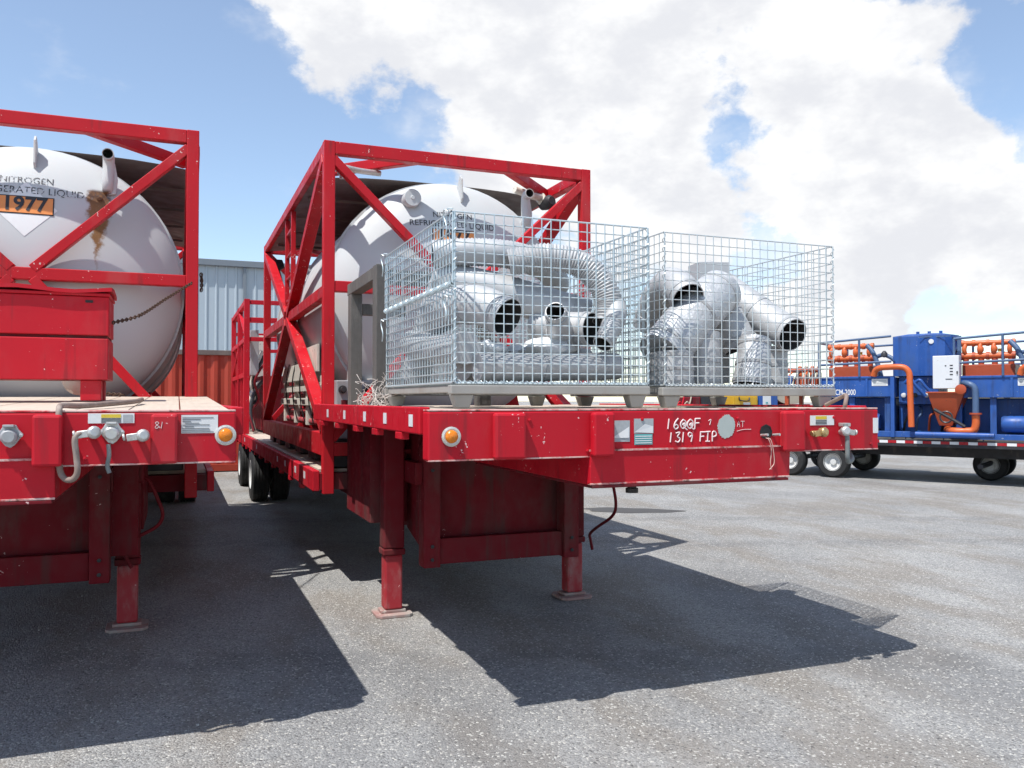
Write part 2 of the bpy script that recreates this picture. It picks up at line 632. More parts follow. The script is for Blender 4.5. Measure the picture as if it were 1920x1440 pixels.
        if bevel:
            bv = ob.modifiers.new("bevel", "BEVEL")
            bv.width = bevel
            bv.segments = 2
            bv.limit_method = "ANGLE"
            bv.angle_limit = R(40)
        if kind:
            ob["kind"] = kind
        return ob


def tag(o, label=None, cat=None, group=None, kind=None):
    if label:
        o["label"] = label
    if cat:
        o["category"] = cat
    if group:
        o["group"] = group
    if kind:
        o["kind"] = kind
    return o


def thing(name, label, cat, loc=(0, 0, 0), group=None, authored_local=False, rz=0.):
    o = bpy.data.objects.new(name, None)
    C.objects.link(o)
    o.location = loc
    o.rotation_euler = (0, 0, rz)
    o.empty_display_size = .2
    OFF[o.name] = (0, 0, 0) if authored_local else tuple(loc)
    return tag(o, label, cat, group)


def box(name, b, mt, parent, bevel=.004):
    return MB().box(*b).build(name, mt, parent, bevel)


def beam(name, p, q, w, h, mt, parent, bevel=.005, up=(0, 0, 1)):
    return MB().beam(p, q, w, h, up).build(name, mt, parent, bevel)


def copy_tree(o, parent=None):
    c = o.copy()
    C.objects.link(c)
    c.parent = parent
    for ch in list(o.children):
        copy_tree(ch, c)
    return c


def text_mb(body, size, place, mb=None, align="CENTER", depth=0., bold=0.):
    """flat lettering; place maps text coordinates (x, y) to a 3-D point"""
    cu = bpy.data.curves.new("lettering", "FONT")
    cu.body = body
    cu.size = size
    cu.align_x = align
    cu.align_y = "CENTER"
    cu.resolution_u = 3
    cu.offset = bold
    ob = bpy.data.objects.new("lettering", cu)
    C.objects.link(ob)
    dg = bpy.context.evaluated_depsgraph_get()
    me = bpy.data.meshes.new_from_object(ob.evaluated_get(dg))
    mb = mb or MB()
    mb.add([place(v.co.x, v.co.y) for v in me.vertices], [tuple(p.vertices) for p in me.polygons])
    bpy.data.objects.remove(ob)
    bpy.data.curves.remove(cu)
    bpy.data.meshes.remove(me)
    return mb


STROKES = {
    "1": [[(.3, 1), (.22, 0)]],
    "6": [[(.6, 1), (.25, .6), (.12, .2), (.35, 0), (.6, .2), (.4, .42), (.18, .3)]],
    "0": [[(.4, .9), (.12, .6), (.12, .25), (.4, .02), (.68, .3), (.66, .7), (.4, .9)], [(.3, .55), (.5, .25), (.55, .55), (.3, .35)], [(.45, .2), (.85, -.1)]],
    "F": [[(.2, 1), (.15, 0)], [(.15, .97), (.75, 1.0)], [(.17, .52), (.62, .55)]],
    "3": [[(.1, .95), (.6, .95), (.3, .58), (.62, .35), (.45, .02), (.08, .1)]],
    "9": [[(.62, .85), (.3, .95), (.15, .68), (.38, .5), (.62, .75), (.55, 0)]],
    "I": [[(.35, 1), (.35, 0)], [(.1, 1), (.62, 1)], [(.08, 0), (.62, 0)]],
    "P": [[(.2, 0), (.2, 1), (.6, .9), (.6, .6), (.2, .5)]],
    "A": [[(.1, 0), (.35, 1), (.65, 0)], [(.2, .4), (.55, .42)]],
    "T": [[(.4, 0), (.4, 1)], [(.05, 1), (.8, 1)]],
    "7": [[(.0, .8), (.5, 1), (.25, .1)]],
    "2": [[(.1, .8), (.4, 1), (.55, .7), (.1, 0), (.65, .05)]],
    "4": [[(.5, 0), (.5, 1), (.05, .35), (.7, .35)]],
    "8": [[(.4, .5), (.15, .8), (.4, 1), (.62, .8), (.15, .2), (.4, 0), (.65, .25), (.4, .5)]],
    " ": [],
}


def hand(mb, body, x, z, h, y, adv=.78, w=.003, slant=.04):
    for i, ch in enumerate(body):
        for st in STROKES.get(ch, []):
            pts = [(x + (i * adv + px + pz * slant + random.uniform(-.02, .02)) * h, y, z + (pz + random.uniform(-.03, .03)) * h) for px, pz in st]
            mb.tube(spline(pts, 3) if len(pts) > 2 else pts, w, 5)
    return mb


# ------------------------------------------------------------------ the setting
gm = MB()
gm.add([(-400, -120, 0), (400, -120, 0), (400, 900, 0), (-400, 900, 0)], [(0, 1, 2, 3)])
g = gm.build("ground", "ground")
tag(g, kind="structure")

sm = MB()
ring = []
for k in range(40):
    a = 2 * math.pi * k / 40
    rr = 1 + .12 * math.sin(3 * a + 1) + .07 * math.sin(7 * a)
    x, y = .66 * rr * math.cos(a), .26 * rr * math.sin(a)
    ring.append((4.74 + x * .85 + y * .52, 3.3 - x * .52 + y * .85, .004))
sm.add(ring, [tuple(range(40))])
tag(sm.build("oil_stain", "stain"), "dark oval oil stain on the gravel behind the crank handle", "stain")

st = MB()
for i in range(6000):
    u = random.random()
    d = 1.5 + 7.5 * u
    ang = random.uniform(-.75, .75) + YAW
    x = -1.1 + d * math.sin(ang)
    y = -6.89 + d * math.cos(ang)
    r = random.choice((.0025, .003, .0035, .004, .005, .0065)) * random.uniform(.7, 1.3)
    a = random.uniform(0, 3.1)
    vs = []
    for k in range(5):
        g_ = a + k * 1.2566
        rr = r * random.uniform(.7, 1.2)
        vs.append((x + rr * math.cos(g_), y + rr * math.sin(g_), 0.0))
    top = (x + random.uniform(-.3, .3) * r, y + random.uniform(-.3, .3) * r, r * random.uniform(.5, 1.0))
    st.add(vs + [top], [(k, (k + 1) % 5, 5) for k in range(5)])
tag(st.build("loose_gravel", "stone"), "loose pale stones scattered over the grey gravel yard", "gravel", kind="stuff")


# ------------------------------------------------------------------ step-deck trailers
def wheel(parent, x, y, r, w, side, hub="rim"):
    """tyre with its rim as sub-part; outer face looks towards -side*x"""
    z = r
    d = (-side, 0, 0)
    prof = [(r * .56, -w / 2), (r * .62, -w / 2 - .0), (r * .9, -w / 2), (r * .975, -w * .42)]
    for gidx in range(5):
        c = -w * .36 + gidx * w * .18
        prof += [(r, c - w * .06), (r, c + w * .06), (r - .012, c + w * .065), (r - .012, c + w * .115)]
    prof = prof[:-2] + [(r * .975, w * .42), (r * .9, w / 2), (r * .62, w / 2), (r * .56, w / 2)]
    t = MB().lathe((x, y, z), d, prof, 36).build("wheel", "rubber", parent, smooth=35)
    rp = [(r * .575, -w / 2), (r * .575, w * .45), (r * .54, w * .5), (r * .50, w * .42), (r * .40, w * .12), (r * .26, w * .06), (r * .25, w * .20), (r * .12, w * .26), (0.001, w * .26)]
    MB().lathe((x, y, z), d, rp, 28).build("rim", hub, t, smooth=35)
    return t


def marker_light(parent, x, y, z):
    b = MB().lathe((x, y, z), (0, -1, 0), [(.045, 0), (.045, .008), (.036, .012), (.030, .010), (.001, .010)], 24).build("marker_light", "chrome", parent, smooth=40)
    MB().lathe((x, y - .0105, z), (0, -1, 0), [(.030, 0), (.028, .008), (.02, .014), (.001, .017)], 20).build("amber_lens", "amber", b, smooth=50)


def gladhand(parent, x, y, z, mt="alu", flip=1):
    m = MB()
    m.tube([(x, y, z), (x, y - .045, z)], .014, 10)
    m.lathe((x + .018 * flip, y - .062, z + .006), (0.25 * flip, -1, .1), [(.001, -.022), (.024, -.022), (.027, -.01), (.027, .008), (.018, .018), (.001, .018)], 14)
    m.beam((x - .045 * flip, y - .055, z - .004), (x + .01 * flip, y - .055, z + .004), .026, .03)
    m.tube([(x - .05 * flip, y - .055, z), (x - .06 * flip, y - .055, z - .002)], .016, 8)
    return m.build("gladhand", mt, parent, bevel=.003, smooth=35)


def receptacle(parent, x, y, z, mt):
    ol = [(x - .047, z + .004), (x - .03, z - .018), (x - .014, z - .04), (x + .004, z - .048), (x + .02, z - .036), (x + .034, z - .016), (x + .05, z + .004),
          (x + .034, z + .022), (x + .022, z + .044), (x - .02, z + .044), (x - .032, z + .024)]
    p = MB().prism(ol, "y", y - .022, y - .001).build("plug_socket", mt, parent, bevel=.003)
    MB().lathe((x, y - .022, z - .002), (0, -1, 0), [(.030, 0), (.030, .02), (.022, .028), (.001, .028)], 18).build("socket_lid", mt, p, smooth=40)
    for sx in (-.04, .042):
        MB().lathe((x + sx, y - .022, z + .003), (0, -1, 0), [(.008, 0), (.008, .008), (.001, .010)], 8).build("bolt", "alu", p, smooth=40)
    m = MB().box(x - .02, x + .02, y - .05, y - .02, z + .036, z + .046)
    m.build("hinge", mt, p, bevel=.002)


def label_plate(parent, name, x0, x1, z0, z1, y, mt="paper"):
    return MB().box(x0, x1, y - .0015, y, z0, z1).build(name, mt, parent)


def make_trailer(label, dx, dy, P):
    t = thing("step_deck_trailer", label, "trailer", (dx, dy, 0), "red step-deck trailers parked side by side", True)
    NY = -3.28
    # nose
    MB().box(-.06, P["bw"], NY, NY + .09, 1.255, 1.478).build("front_bumper", "red", t, .008)
    MB().box(-.058, P["bw"] - .002, NY + .001, NY + .088, 1.479, 1.487).build("nose_cap", "edge", t, .002)
    MB().box(-.057, P["bw"] - .003, NY - .0015, NY + .03, 1.2535, 1.2605).build("bottom_lip", "edge", t, .001)
    for k in range(9):
        MB().lathe((.12 + k * .30 + random.uniform(-.02, .02), NY - .0005, 1.285 + .15 * (k % 2)), (0, -1, 0), [(.009, 0), (.009, .006), (.001, .008)], 6).build("bolt", "red", t)
    for a, b in P["boxes"]:
        MB().box(a, b, NY - .05, NY - .001, 1.258, 1.470).build("stake_pocket", "red", t, .012)
    ba, bb = P["belly"]
    MB().add([(ba, NY - .004, 1.12), (bb, NY - .004, 1.12), (bb, NY - .012, 1.288), (ba, NY - .012, 1.288),
              (ba, -1.55, 1.12), (bb, -1.55, 1.12), (bb, -1.55, 1.36), (ba, -1.55, 1.36)],
             [(0, 1, 2, 3), (5, 4, 7, 6), (0, 4, 5, 1), (1, 5, 6, 2), (4, 0, 3, 7), (3, 2, 6, 7)]).build("kingpin_box", "red", t, .004)
    MB().box(ba + .01, bb - .01, NY - .008, -1.6, 1.104, 1.1185).build("kingpin_plate", "red_dusty_shade", t, .003)
    MB().box(ba, bb, NY - .0075, NY + .02, 1.1205, 1.129).build("bottom_lip", "edge", t, .001)
    MB().box(ba - .01, bb + .01, NY - .017, NY - .0125, 1.283, 1.292).build("weld_seam", "edge", t)
    kp = MB().lathe((1.22 + P["kx"], -2.72, 1.105), (0, 0, -1), [(.001, 0), (.045, 0), (.045, .03), (.028, .035), (.025, .07), (.036, .075), (.036, .10), (.001, .10)], 16).build("kingpin", "dark_steel", t, smooth=40)
    marker_light(t, .035 + P["lx"], NY - .002, 1.365)
    if P["rlight"]:
        marker_light(t, 2.49, NY - .002, 1.375)
    # upper deck
    n = 12
    for i in range(n):
        x0 = -.018 + i * 2.532 / n
        dz = random.uniform(-.004, .004)
        rz = P["rise"]
        xa_, xb_, ya_, yb_ = x0 + .003, x0 + 2.532 / n - .003, NY + .093, -.02
        MB().add([(xa_, ya_, 1.45), (xb_, ya_, 1.45), (xb_, yb_, 1.45 + rz), (xa_, yb_, 1.45 + rz), (xa_, ya_, 1.484 + dz), (xb_, ya_, 1.484 + dz), (xb_, yb_, 1.484 + dz + rz), (xa_, yb_, 1.484 + dz + rz)],
                 [(0, 3, 2, 1), (4, 5, 6, 7), (0, 1, 5, 4), (1, 2, 6, 5), (2, 3, 7, 6), (3, 0, 4, 7)]).build("deck_plank", "plank", t, .003)
    for k, yy in enumerate((-2.7, -2.2, -1.7, -1.2, -.7, -.25)):
        MB().box(0, 2.49, yy - .03, yy + .03, 1.362, 1.448).build("cross_member", "red_dusty_shade", t)
    for sx, xa, xb in ((-1, -.076, -.022), (1, 2.518, 2.572)):
        MB().prism([(xa, 1.372), (xb, 1.372), (xb, 1.498), (xa, 1.498)], "y", NY + .094, .0).build("side_rail", "red", t, .006)
        xo = xa - .012 if sx < 0 else xb + .012
        for yy in (-3.05, -2.52, -2.0, -1.36, -.70):
            x = xa - .0015 if sx < 0 else xb + .0015
            MB().box(min(x, x + sx * .001) - .0005, max(x, x + sx * .001) + .0005, yy - .035, yy + .035, 1.405, 1.462).build("reflector", "tape_white", t)
        for yy in (-2.8, -2.25, -1.7, -1.05, -.4):
            MB().box(xa - .001 if sx < 0 else xa + .012, xb - .012 if sx < 0 else xb + .001, yy - .06, yy + .06, 1.335, 1.371).build("stake_pocket", "red", t, .004)
    # gooseneck box and landing gear frame
    ua, ub = P["under"]
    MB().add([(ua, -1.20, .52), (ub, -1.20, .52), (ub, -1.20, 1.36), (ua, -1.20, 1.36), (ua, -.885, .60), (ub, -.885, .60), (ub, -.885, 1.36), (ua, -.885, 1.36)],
             [(0, 1, 2, 3), (5, 4, 7, 6), (0, 4, 5, 1), (1, 5, 6, 2), (4, 0, 3, 7), (3, 2, 6, 7)]).build("gooseneck_box", "red_dusty_shade", t, .004)
    MB().box(.20, P["bk"], -.88, .02, .64, 1.358).build("drop_bulkhead", "red_dusty_shade", t, .004)
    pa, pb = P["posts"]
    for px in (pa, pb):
        MB().prism([(px - .058, .385), (px + .058, .385), (px + .058, 1.20), (px + .03, 1.26), (px - .03, 1.26), (px - .058, 1.20)], "y", -1.37, -1.23).build("support_post", "red_dusty_shade", t, .006)
    MB().box(pa + .06, pb - .06, -1.335, -1.27, .40, .575).build("cross_beam", "red_dusty_shade", t, .005)
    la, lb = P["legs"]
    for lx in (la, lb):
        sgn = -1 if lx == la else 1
        leg = MB().box(lx - .075, lx + .075, -1.05, -.91, .475, 1.345).build("landing_leg", "red_dusty_shade", t, .012)
        MB().box(lx - .08, lx + .08, -1.055, -.905, .43, .474).build("leg_collar", "red_dusty_shade", leg, .008)
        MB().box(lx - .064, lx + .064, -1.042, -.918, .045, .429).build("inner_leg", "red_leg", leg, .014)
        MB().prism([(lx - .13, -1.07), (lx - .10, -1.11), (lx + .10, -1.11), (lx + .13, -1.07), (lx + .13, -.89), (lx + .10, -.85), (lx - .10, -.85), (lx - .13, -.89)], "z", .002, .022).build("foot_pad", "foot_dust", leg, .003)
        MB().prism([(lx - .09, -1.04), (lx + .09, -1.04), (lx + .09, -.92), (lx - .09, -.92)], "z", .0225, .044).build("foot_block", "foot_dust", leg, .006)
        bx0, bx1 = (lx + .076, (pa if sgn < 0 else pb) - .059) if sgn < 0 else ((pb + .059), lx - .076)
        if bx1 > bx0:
            MB().box(bx0, bx1, -1.33, -.95, .95, 1.10).build("leg_bracket", "red_dusty_shade", leg, .003)
    MB().tube(spline(P["crank"], 6), .012, 8).build("crank_handle", "red_dusty_shade", t, smooth=60)
    MB().box(lb - .05, lb + .10, -1.14, -1.056, .98, 1.16).build("crank_gearbox", "red_dusty_shade", t, .012)
    MB().tube([(la + .08, -.99, 1.16), (lb - .08, -.99, 1.16)], .02, 10).build("cross_shaft", "red_dusty_shade", t, smooth=50)
    for bx in (ua + .12, (ua + ub) / 2, ub - .12):
        MB().tube(spline([(bx, -3.1, 1.34), (bx + .02, -2.6, 1.33), (bx - .01, -2.0, 1.345), (bx, -1.25, 1.30)], 6), .011, 8).build("air_line", "black", t, smooth=50)
    for k in range(6):
        MB().lathe((ua + .15 + k * (ub - ua - .3) / 5, -1.2005, 1.27), (0, -1, 0), [(.014, 0), (.014, .01), (.001, .012)], 6).build("bolt", "dark_steel", t)
    for px in (pa, pb):
        for z in (.44, .53, 1.05):
            MB().lathe((px, -1.3705, z), (0, -1, 0), [(.013, 0), (.013, .009), (.001, .011)], 6).build("bolt", "dark_steel", t)
    # lower deck
    MB().box(-.02, 2.516, .025, 11.35, .80, .93).build("lower_deck", "red_dusty_shade", t)
    n = 26
    for i in range(n):
        y0 = .12 + i * 11.2 / n
        MB().box(-.014, 2.51, y0 + .004, y0 + 11.2 / n - .004, .934, .958 + random.uniform(0, .004)).build("deck_plank", "plank", t)
    for sx, xa, xb in ((-1, -.076, -.022), (1, 2.518, 2.572)):
        MB().box(xa, xb, .025, 11.38, .79, .955).build("side_rail", "red", t, .006)
        for k, yy in enumerate((.5, 1.1, 1.9, 2.6, 5.2, 7.4, 9.6)):
            x = xa - .0015 if sx < 0 else xb + .0015
            MB().box(x - .001, x + .001, yy - .05, yy + .05, .855, .915).build("reflector", "tape_white", t)
        for k in range(14):
            yy = .8 + k * .8
            MB().box(xa - .001 if sx < 0 else xa + .012, xb - .012 if sx < 0 else xb + .001, yy - .06, yy + .06, .745, .789).build("stake_pocket", "red", t, .004)
    for bx in (.72, 1.66):
        MB().box(bx, bx + .12, .2, 11.3, .45, .799).build("main_beam", "red_dusty_shade", t)
    MB().box(-.07, 2.57, 11.39, 11.46, .70, .95).build("rear_bumper", "red", t, .006)
    for yy in (6.42, 8.85):
        MB().tube([(.1, yy, .40), (2.39, yy, .40)], .06, 10).build("axle", "dark_steel", t, smooth=40)
        for x, s in ((.06, 1), (.36, 1), (2.14, -1), (2.44, -1)):
            wheel(t, x, yy, .40, .25, s)
    return t


M["red_leg"] = mat("worn_red_leg", (.40, .016, .026), .55, 0, .15, 4, (PINK, .3, 26), ((.33, .24, .22), .5, 4.5), .1, 90)
M["foot_dust"] = mat("dusty_foot_plate", (.38, .22, .20), .85, 0, .25, 9, ((.5, .43, .38), .5, 20), ((.34, .31, .28), .7, 6))

PR = dict(rlight=False, rise=0., bw=2.56, bk=1.85, boxes=[(.243, .397), (.745, .86), (1.869, 2.01)], belly=(.746, 1.936), kx=.08, lx=.012, posts=(.522, 1.575), legs=(.336, 1.765), under=(.47, 1.70), crank=[(1.88, -1.10, 1.03), (2.0, -1.16, 1.02), (2.0, -1.21, .90), (2.0, -1.26, .74), (2.0, -1.20, .64), (2.0, -.95, .52), (2.0, -.83, .45), (2.0, -.84, .40), (2.0, -.87, .33)])
PL = dict(rlight=True, rise=.072, bw=2.535, bk=2.08, boxes=[(.62, .76), (1.745, 1.855), (2.187, 2.294)], belly=(.60, 1.826), kx=0, lx=0, posts=(.60, 1.845), legs=(.44, 1.99), under=(.46, 2.06), crank=[(2.06, -1.10, 1.03), (2.12, -1.12, .99), (2.17, -1.12, .88), (2.205, -1.12, .77), (2.17, -1.12, .69), (2.04, -1.14, .62), (1.975, -1.15, .56), (1.99, -1.15, .49), (2.02, -1.15, .43)])
tr = make_trailer("red step-deck trailer on landing legs carrying the two wire baskets", 0, 0, PR)
DXL, DYL = -3.39, .30
tl = make_trailer("red step-deck trailer at left edge carrying the big red toolbox", DXL, DYL, PL)

# --- markings and fittings on the right trailer's nose
NY = -3.28
TY = NY - .0015
m = MB()
hand(m, "1600F", 1.172, 1.385, .052, TY, .78, .0034)
m.build("paint_marker_writing", "chalk", tr, smooth=60)
m = MB()
hand(m, "1319", 1.186, 1.318, .050, TY, .72, .0034)
m.build("paint_marker_writing", "chalk", tr, smooth=60)
m = MB()
hand(m, "FIP", 1.186 + 5 * .72 * .05, 1.318, .050, TY, .72, .0034)
m.build("paint_marker_writing", "chalk", tr, smooth=60)
m = MB()
hand(m, "7", 1.425, 1.40, .03, TY, .8, .0018)
m.build("paint_marker_writing", "chalk", tr, smooth=60)
m = MB()
hand(m, "AT", 1.60, 1.39, .03, TY, .8, .0012)
m.build("paint_marker_writing", "chalk", tr, smooth=60)
MB().tube(spline([(1.60, TY, 1.368), (1.64, TY, 1.376), (1.69, TY, 1.377)], 4), .0012, 5).build("paint_marker_stroke", "chalk", tr, smooth=60)
ol = []
for k in range(72):
    a = 2 * math.pi * k / 72
    rr = 1 + .05 * math.sin(2 * a + .6) + .02 * math.sin(5 * a) + random.uniform(-.05, .05)
    ol.append((1.535 + .052 * rr * math.cos(a), 1.393 + .062 * rr * math.sin(a)))
MB().prism(ol, "y", NY - .002, NY - .0005).build("primer_patch", "primer", tr)
p = label_plate(tr, "torn_label", .862, .966, 1.326, 1.430, NY - .001, "paper_grey")
MB().add([(.866, NY - .0035, 1.345), (.962, NY - .0035, 1.40), (.960, NY - .006, 1.345)], [(0, 1, 2)]).build("torn_flap", "paper", p)
p = label_plate(tr, "torn_label", .990, 1.100, 1.365, 1.438, NY - .001, "paper_grey")
MB().add([(.992, NY - .0035, 1.372), (1.05, NY - .005, 1.412), (1.098, NY - .0035, 1.40), (1.096, NY - .0035, 1.366)], [(0, 1, 2, 3)]).build("torn_flap", "paper", p)
label_plate(tr, "small_label", .992, 1.094, 1.309, 1.362, NY - .001, "teal")
for k in range(4):
    label_plate(tr, "label_line", .997, 1.089, 1.316 + k * .011, 1.320 + k * .011, NY - .0028, "paper")
p = label_plate(tr, "warning_label", 2.078, 2.242, 1.393, 1.446, NY - .001)
label_plate(p, "label_band", 2.115, 2.19, 1.425, 1.442, NY - .0028, "yellow")
for k in range(3):
    label_plate(p, "label_line", 2.115, 2.19, 1.399 + k * .008, 1.403 + k * .008, NY - .0028, "print")
label_plate(tr, "white_label", 2.520, 2.557, 1.345, 1.43, NY - .001)
# empty socket hole with two studs and hanging wires
MB().lathe((1.785, NY - .001, 1.362), (0, -1, 0), [(.040, 0), (.040, .004), (.034, .004), (.034, .0015), (.001, .0015)], 8).build("socket_hole", "black", tr)
for sx in (-.032, .045):
    MB().tube([(1.785 + sx, NY - .002, 1.345), (1.785 + sx + .006, NY - .05, 1.349)], .007, 8).build("stud", "alu", tr, smooth=50)
for k, e in enumerate((.0, .012)):
    MB().tube(spline([(1.782 + e, NY - .005, 1.33), (1.79 + e, NY - .02, 1.32), (1.803 + e, NY - .022, 1.27), (1.797 + e * 2, NY - .022, 1.20), (1.805 - e, NY - .02, 1.165)], 6), .0022, 6).build("loose_wire", "twine", tr, smooth=60)
gladhand(tr, 2.10, NY, 1.352, "brass")
gladhand(tr, 2.285, NY, 1.355, "alu", -1)
# glad-hand hose dropping below the bumper and over the top
MB().tube(spline([(2.275, NY - .05, 1.40), (2.278, NY - .06, 1.34), (2.28, NY - .06, 1.27), (2.285, NY - .055, 1.215), (2.315, NY - .03, 1.192), (2.37, NY - .0, 1.205), (2.40, NY + .06, 1.245)], 8), .0125, 10).build("air_hose", "hose_grey", tr, smooth=60)
MB().tube(spline([(2.43, NY + .12, 1.47), (2.42, NY + .10, 1.51), (2.445, NY + .12, 1.555), (2.48, NY + .20, 1.545), (2.50, NY + .34, 1.50)], 8), .012, 10).build("air_hose", "hose", tr, smooth=60)
MB().box(2.268, 2.305, NY - .06, NY - .005, 1.385, 1.405).build("hose_clip", "alu", tr, .003)

# --- fittings on the left trailer's nose (local coordinates)
LX = lambda x: x - DXL
receptacle(tl, LX(-1.725), NY - .012, 1.385, "grey_steel")
receptacle(tl, LX(-1.354), NY, 1.392, "alu")
gladhand(tl, LX(-1.435), NY, 1.390, "alu", 1)
gladhand(tl, LX(-1.250), NY, 1.375, "alu", 1)
p = label_plate(tl, "warning_label", LX(-1.445), LX(-1.268), 1.432, 1.474, NY - .001)
label_plate(p, "label_band", LX(-1.395), LX(-1.32), 1.455, 1.470, NY - .0028, "yellow")
for k in range(4):
    label_plate(p, "label_line", LX(-1.395), LX(-1.32), 1.435 + k * .005, 1.4375 + k * .005, NY - .0028, "print")
label_plate(p, "label_stamp", LX(-1.312), LX(-1.275), 1.437, 1.468, NY - .0028, "paper_grey")
p = label_plate(tl, "data_label", LX(-1.082), LX(-.932), 1.385, 1.465, NY - .001)
for k in range(9):
    x0 = LX(-1.078) + random.choice((0, 0, .01))
    label_plate(p, "label_line", x0, x0 + random.uniform(.03, .13), 1.390 + k * .0078, 1.3915 + k * .0078, NY - .0028, "print")
m = MB()
hand(m, "81", LX(-1.19), 1.41, .028, NY - .0515, .8, .0012)
m.build("paint_marker_writing", "chalk", tl, smooth=60)
HY = NY - .05
MB().tube(spline([(LX(-1.445), HY, 1.392), (LX(-1.475), HY - .01, 1.39), (LX(-1.487), HY - .01, 1.365), (LX(-1.482), HY, 1.30), (LX(-1.478), HY, 1.235),
                  (LX(-1.495), HY + .01, 1.205), (LX(-1.525), HY + .03, 1.205), (LX(-1.545), HY + .045, 1.235), (LX(-1.548), NY - .025, 1.30),
                  (LX(-1.55), NY - .025, 1.42), (LX(-1.55), NY - .02, 1.487), (LX(-1.545), NY + .03, 1.507), (LX(-1.49), NY + .12, 1.505), (LX(-1.40), NY + .35, 1.512),
                  (LX(-1.30), NY + .75, 1.523), (LX(-1.28), NY + 1.1, 1.533)], 8), .0125, 10).build("air_hose", "hose", tl, smooth=60)
MB().tube(spline([(LX(-1.365), NY - .03, 1.345), (LX(-1.362), NY - .035, 1.30), (LX(-1.368), NY - .03, 1.255), (LX(-1.36), NY - .03, 1.225)], 6), .009, 8).build("hanging_cable", "hose_grey", tl, smooth=60)


# ------------------------------------------------------------------ tank containers
TR, TD, TYF = 1.10, .44, .10
TCX, TCZ = 1.219, 2.43


def head_y(x, z):
    r = min(.999, math.hypot(x - TCX, z - TCZ) / TR)
    return TYF + TD * (1 - (1 - r ** 2.2) ** (1 / 2.2))


def on_head(x, z, lift=.004):
    e = .01
    nx = (head_y(x + e, z) - head_y(x - e, z)) / (2 * e)
    nz = (head_y(x, z + e) - head_y(x, z - e)) / (2 * e)
    nrm = Vector((nx, -1, nz)).normalized()
    return Vector((x, head_y(x, z), z)) + nrm * lift


def head_panel(x0, x1, z0, z1, lift, n=6):
    vs, fs = [], []
    for i in range(n + 1):
        for j in range(n + 1):
            vs.append(on_head(x0 + (x1 - x0) * i / n, z0 + (z1 - z0) * j / n, lift))
    for i in range(n):
        for j in range(n):
            a = i * (n + 1) + j
            fs.append((a, a + n + 1, a + n + 2, a + 1))
    return MB().add(vs, fs)


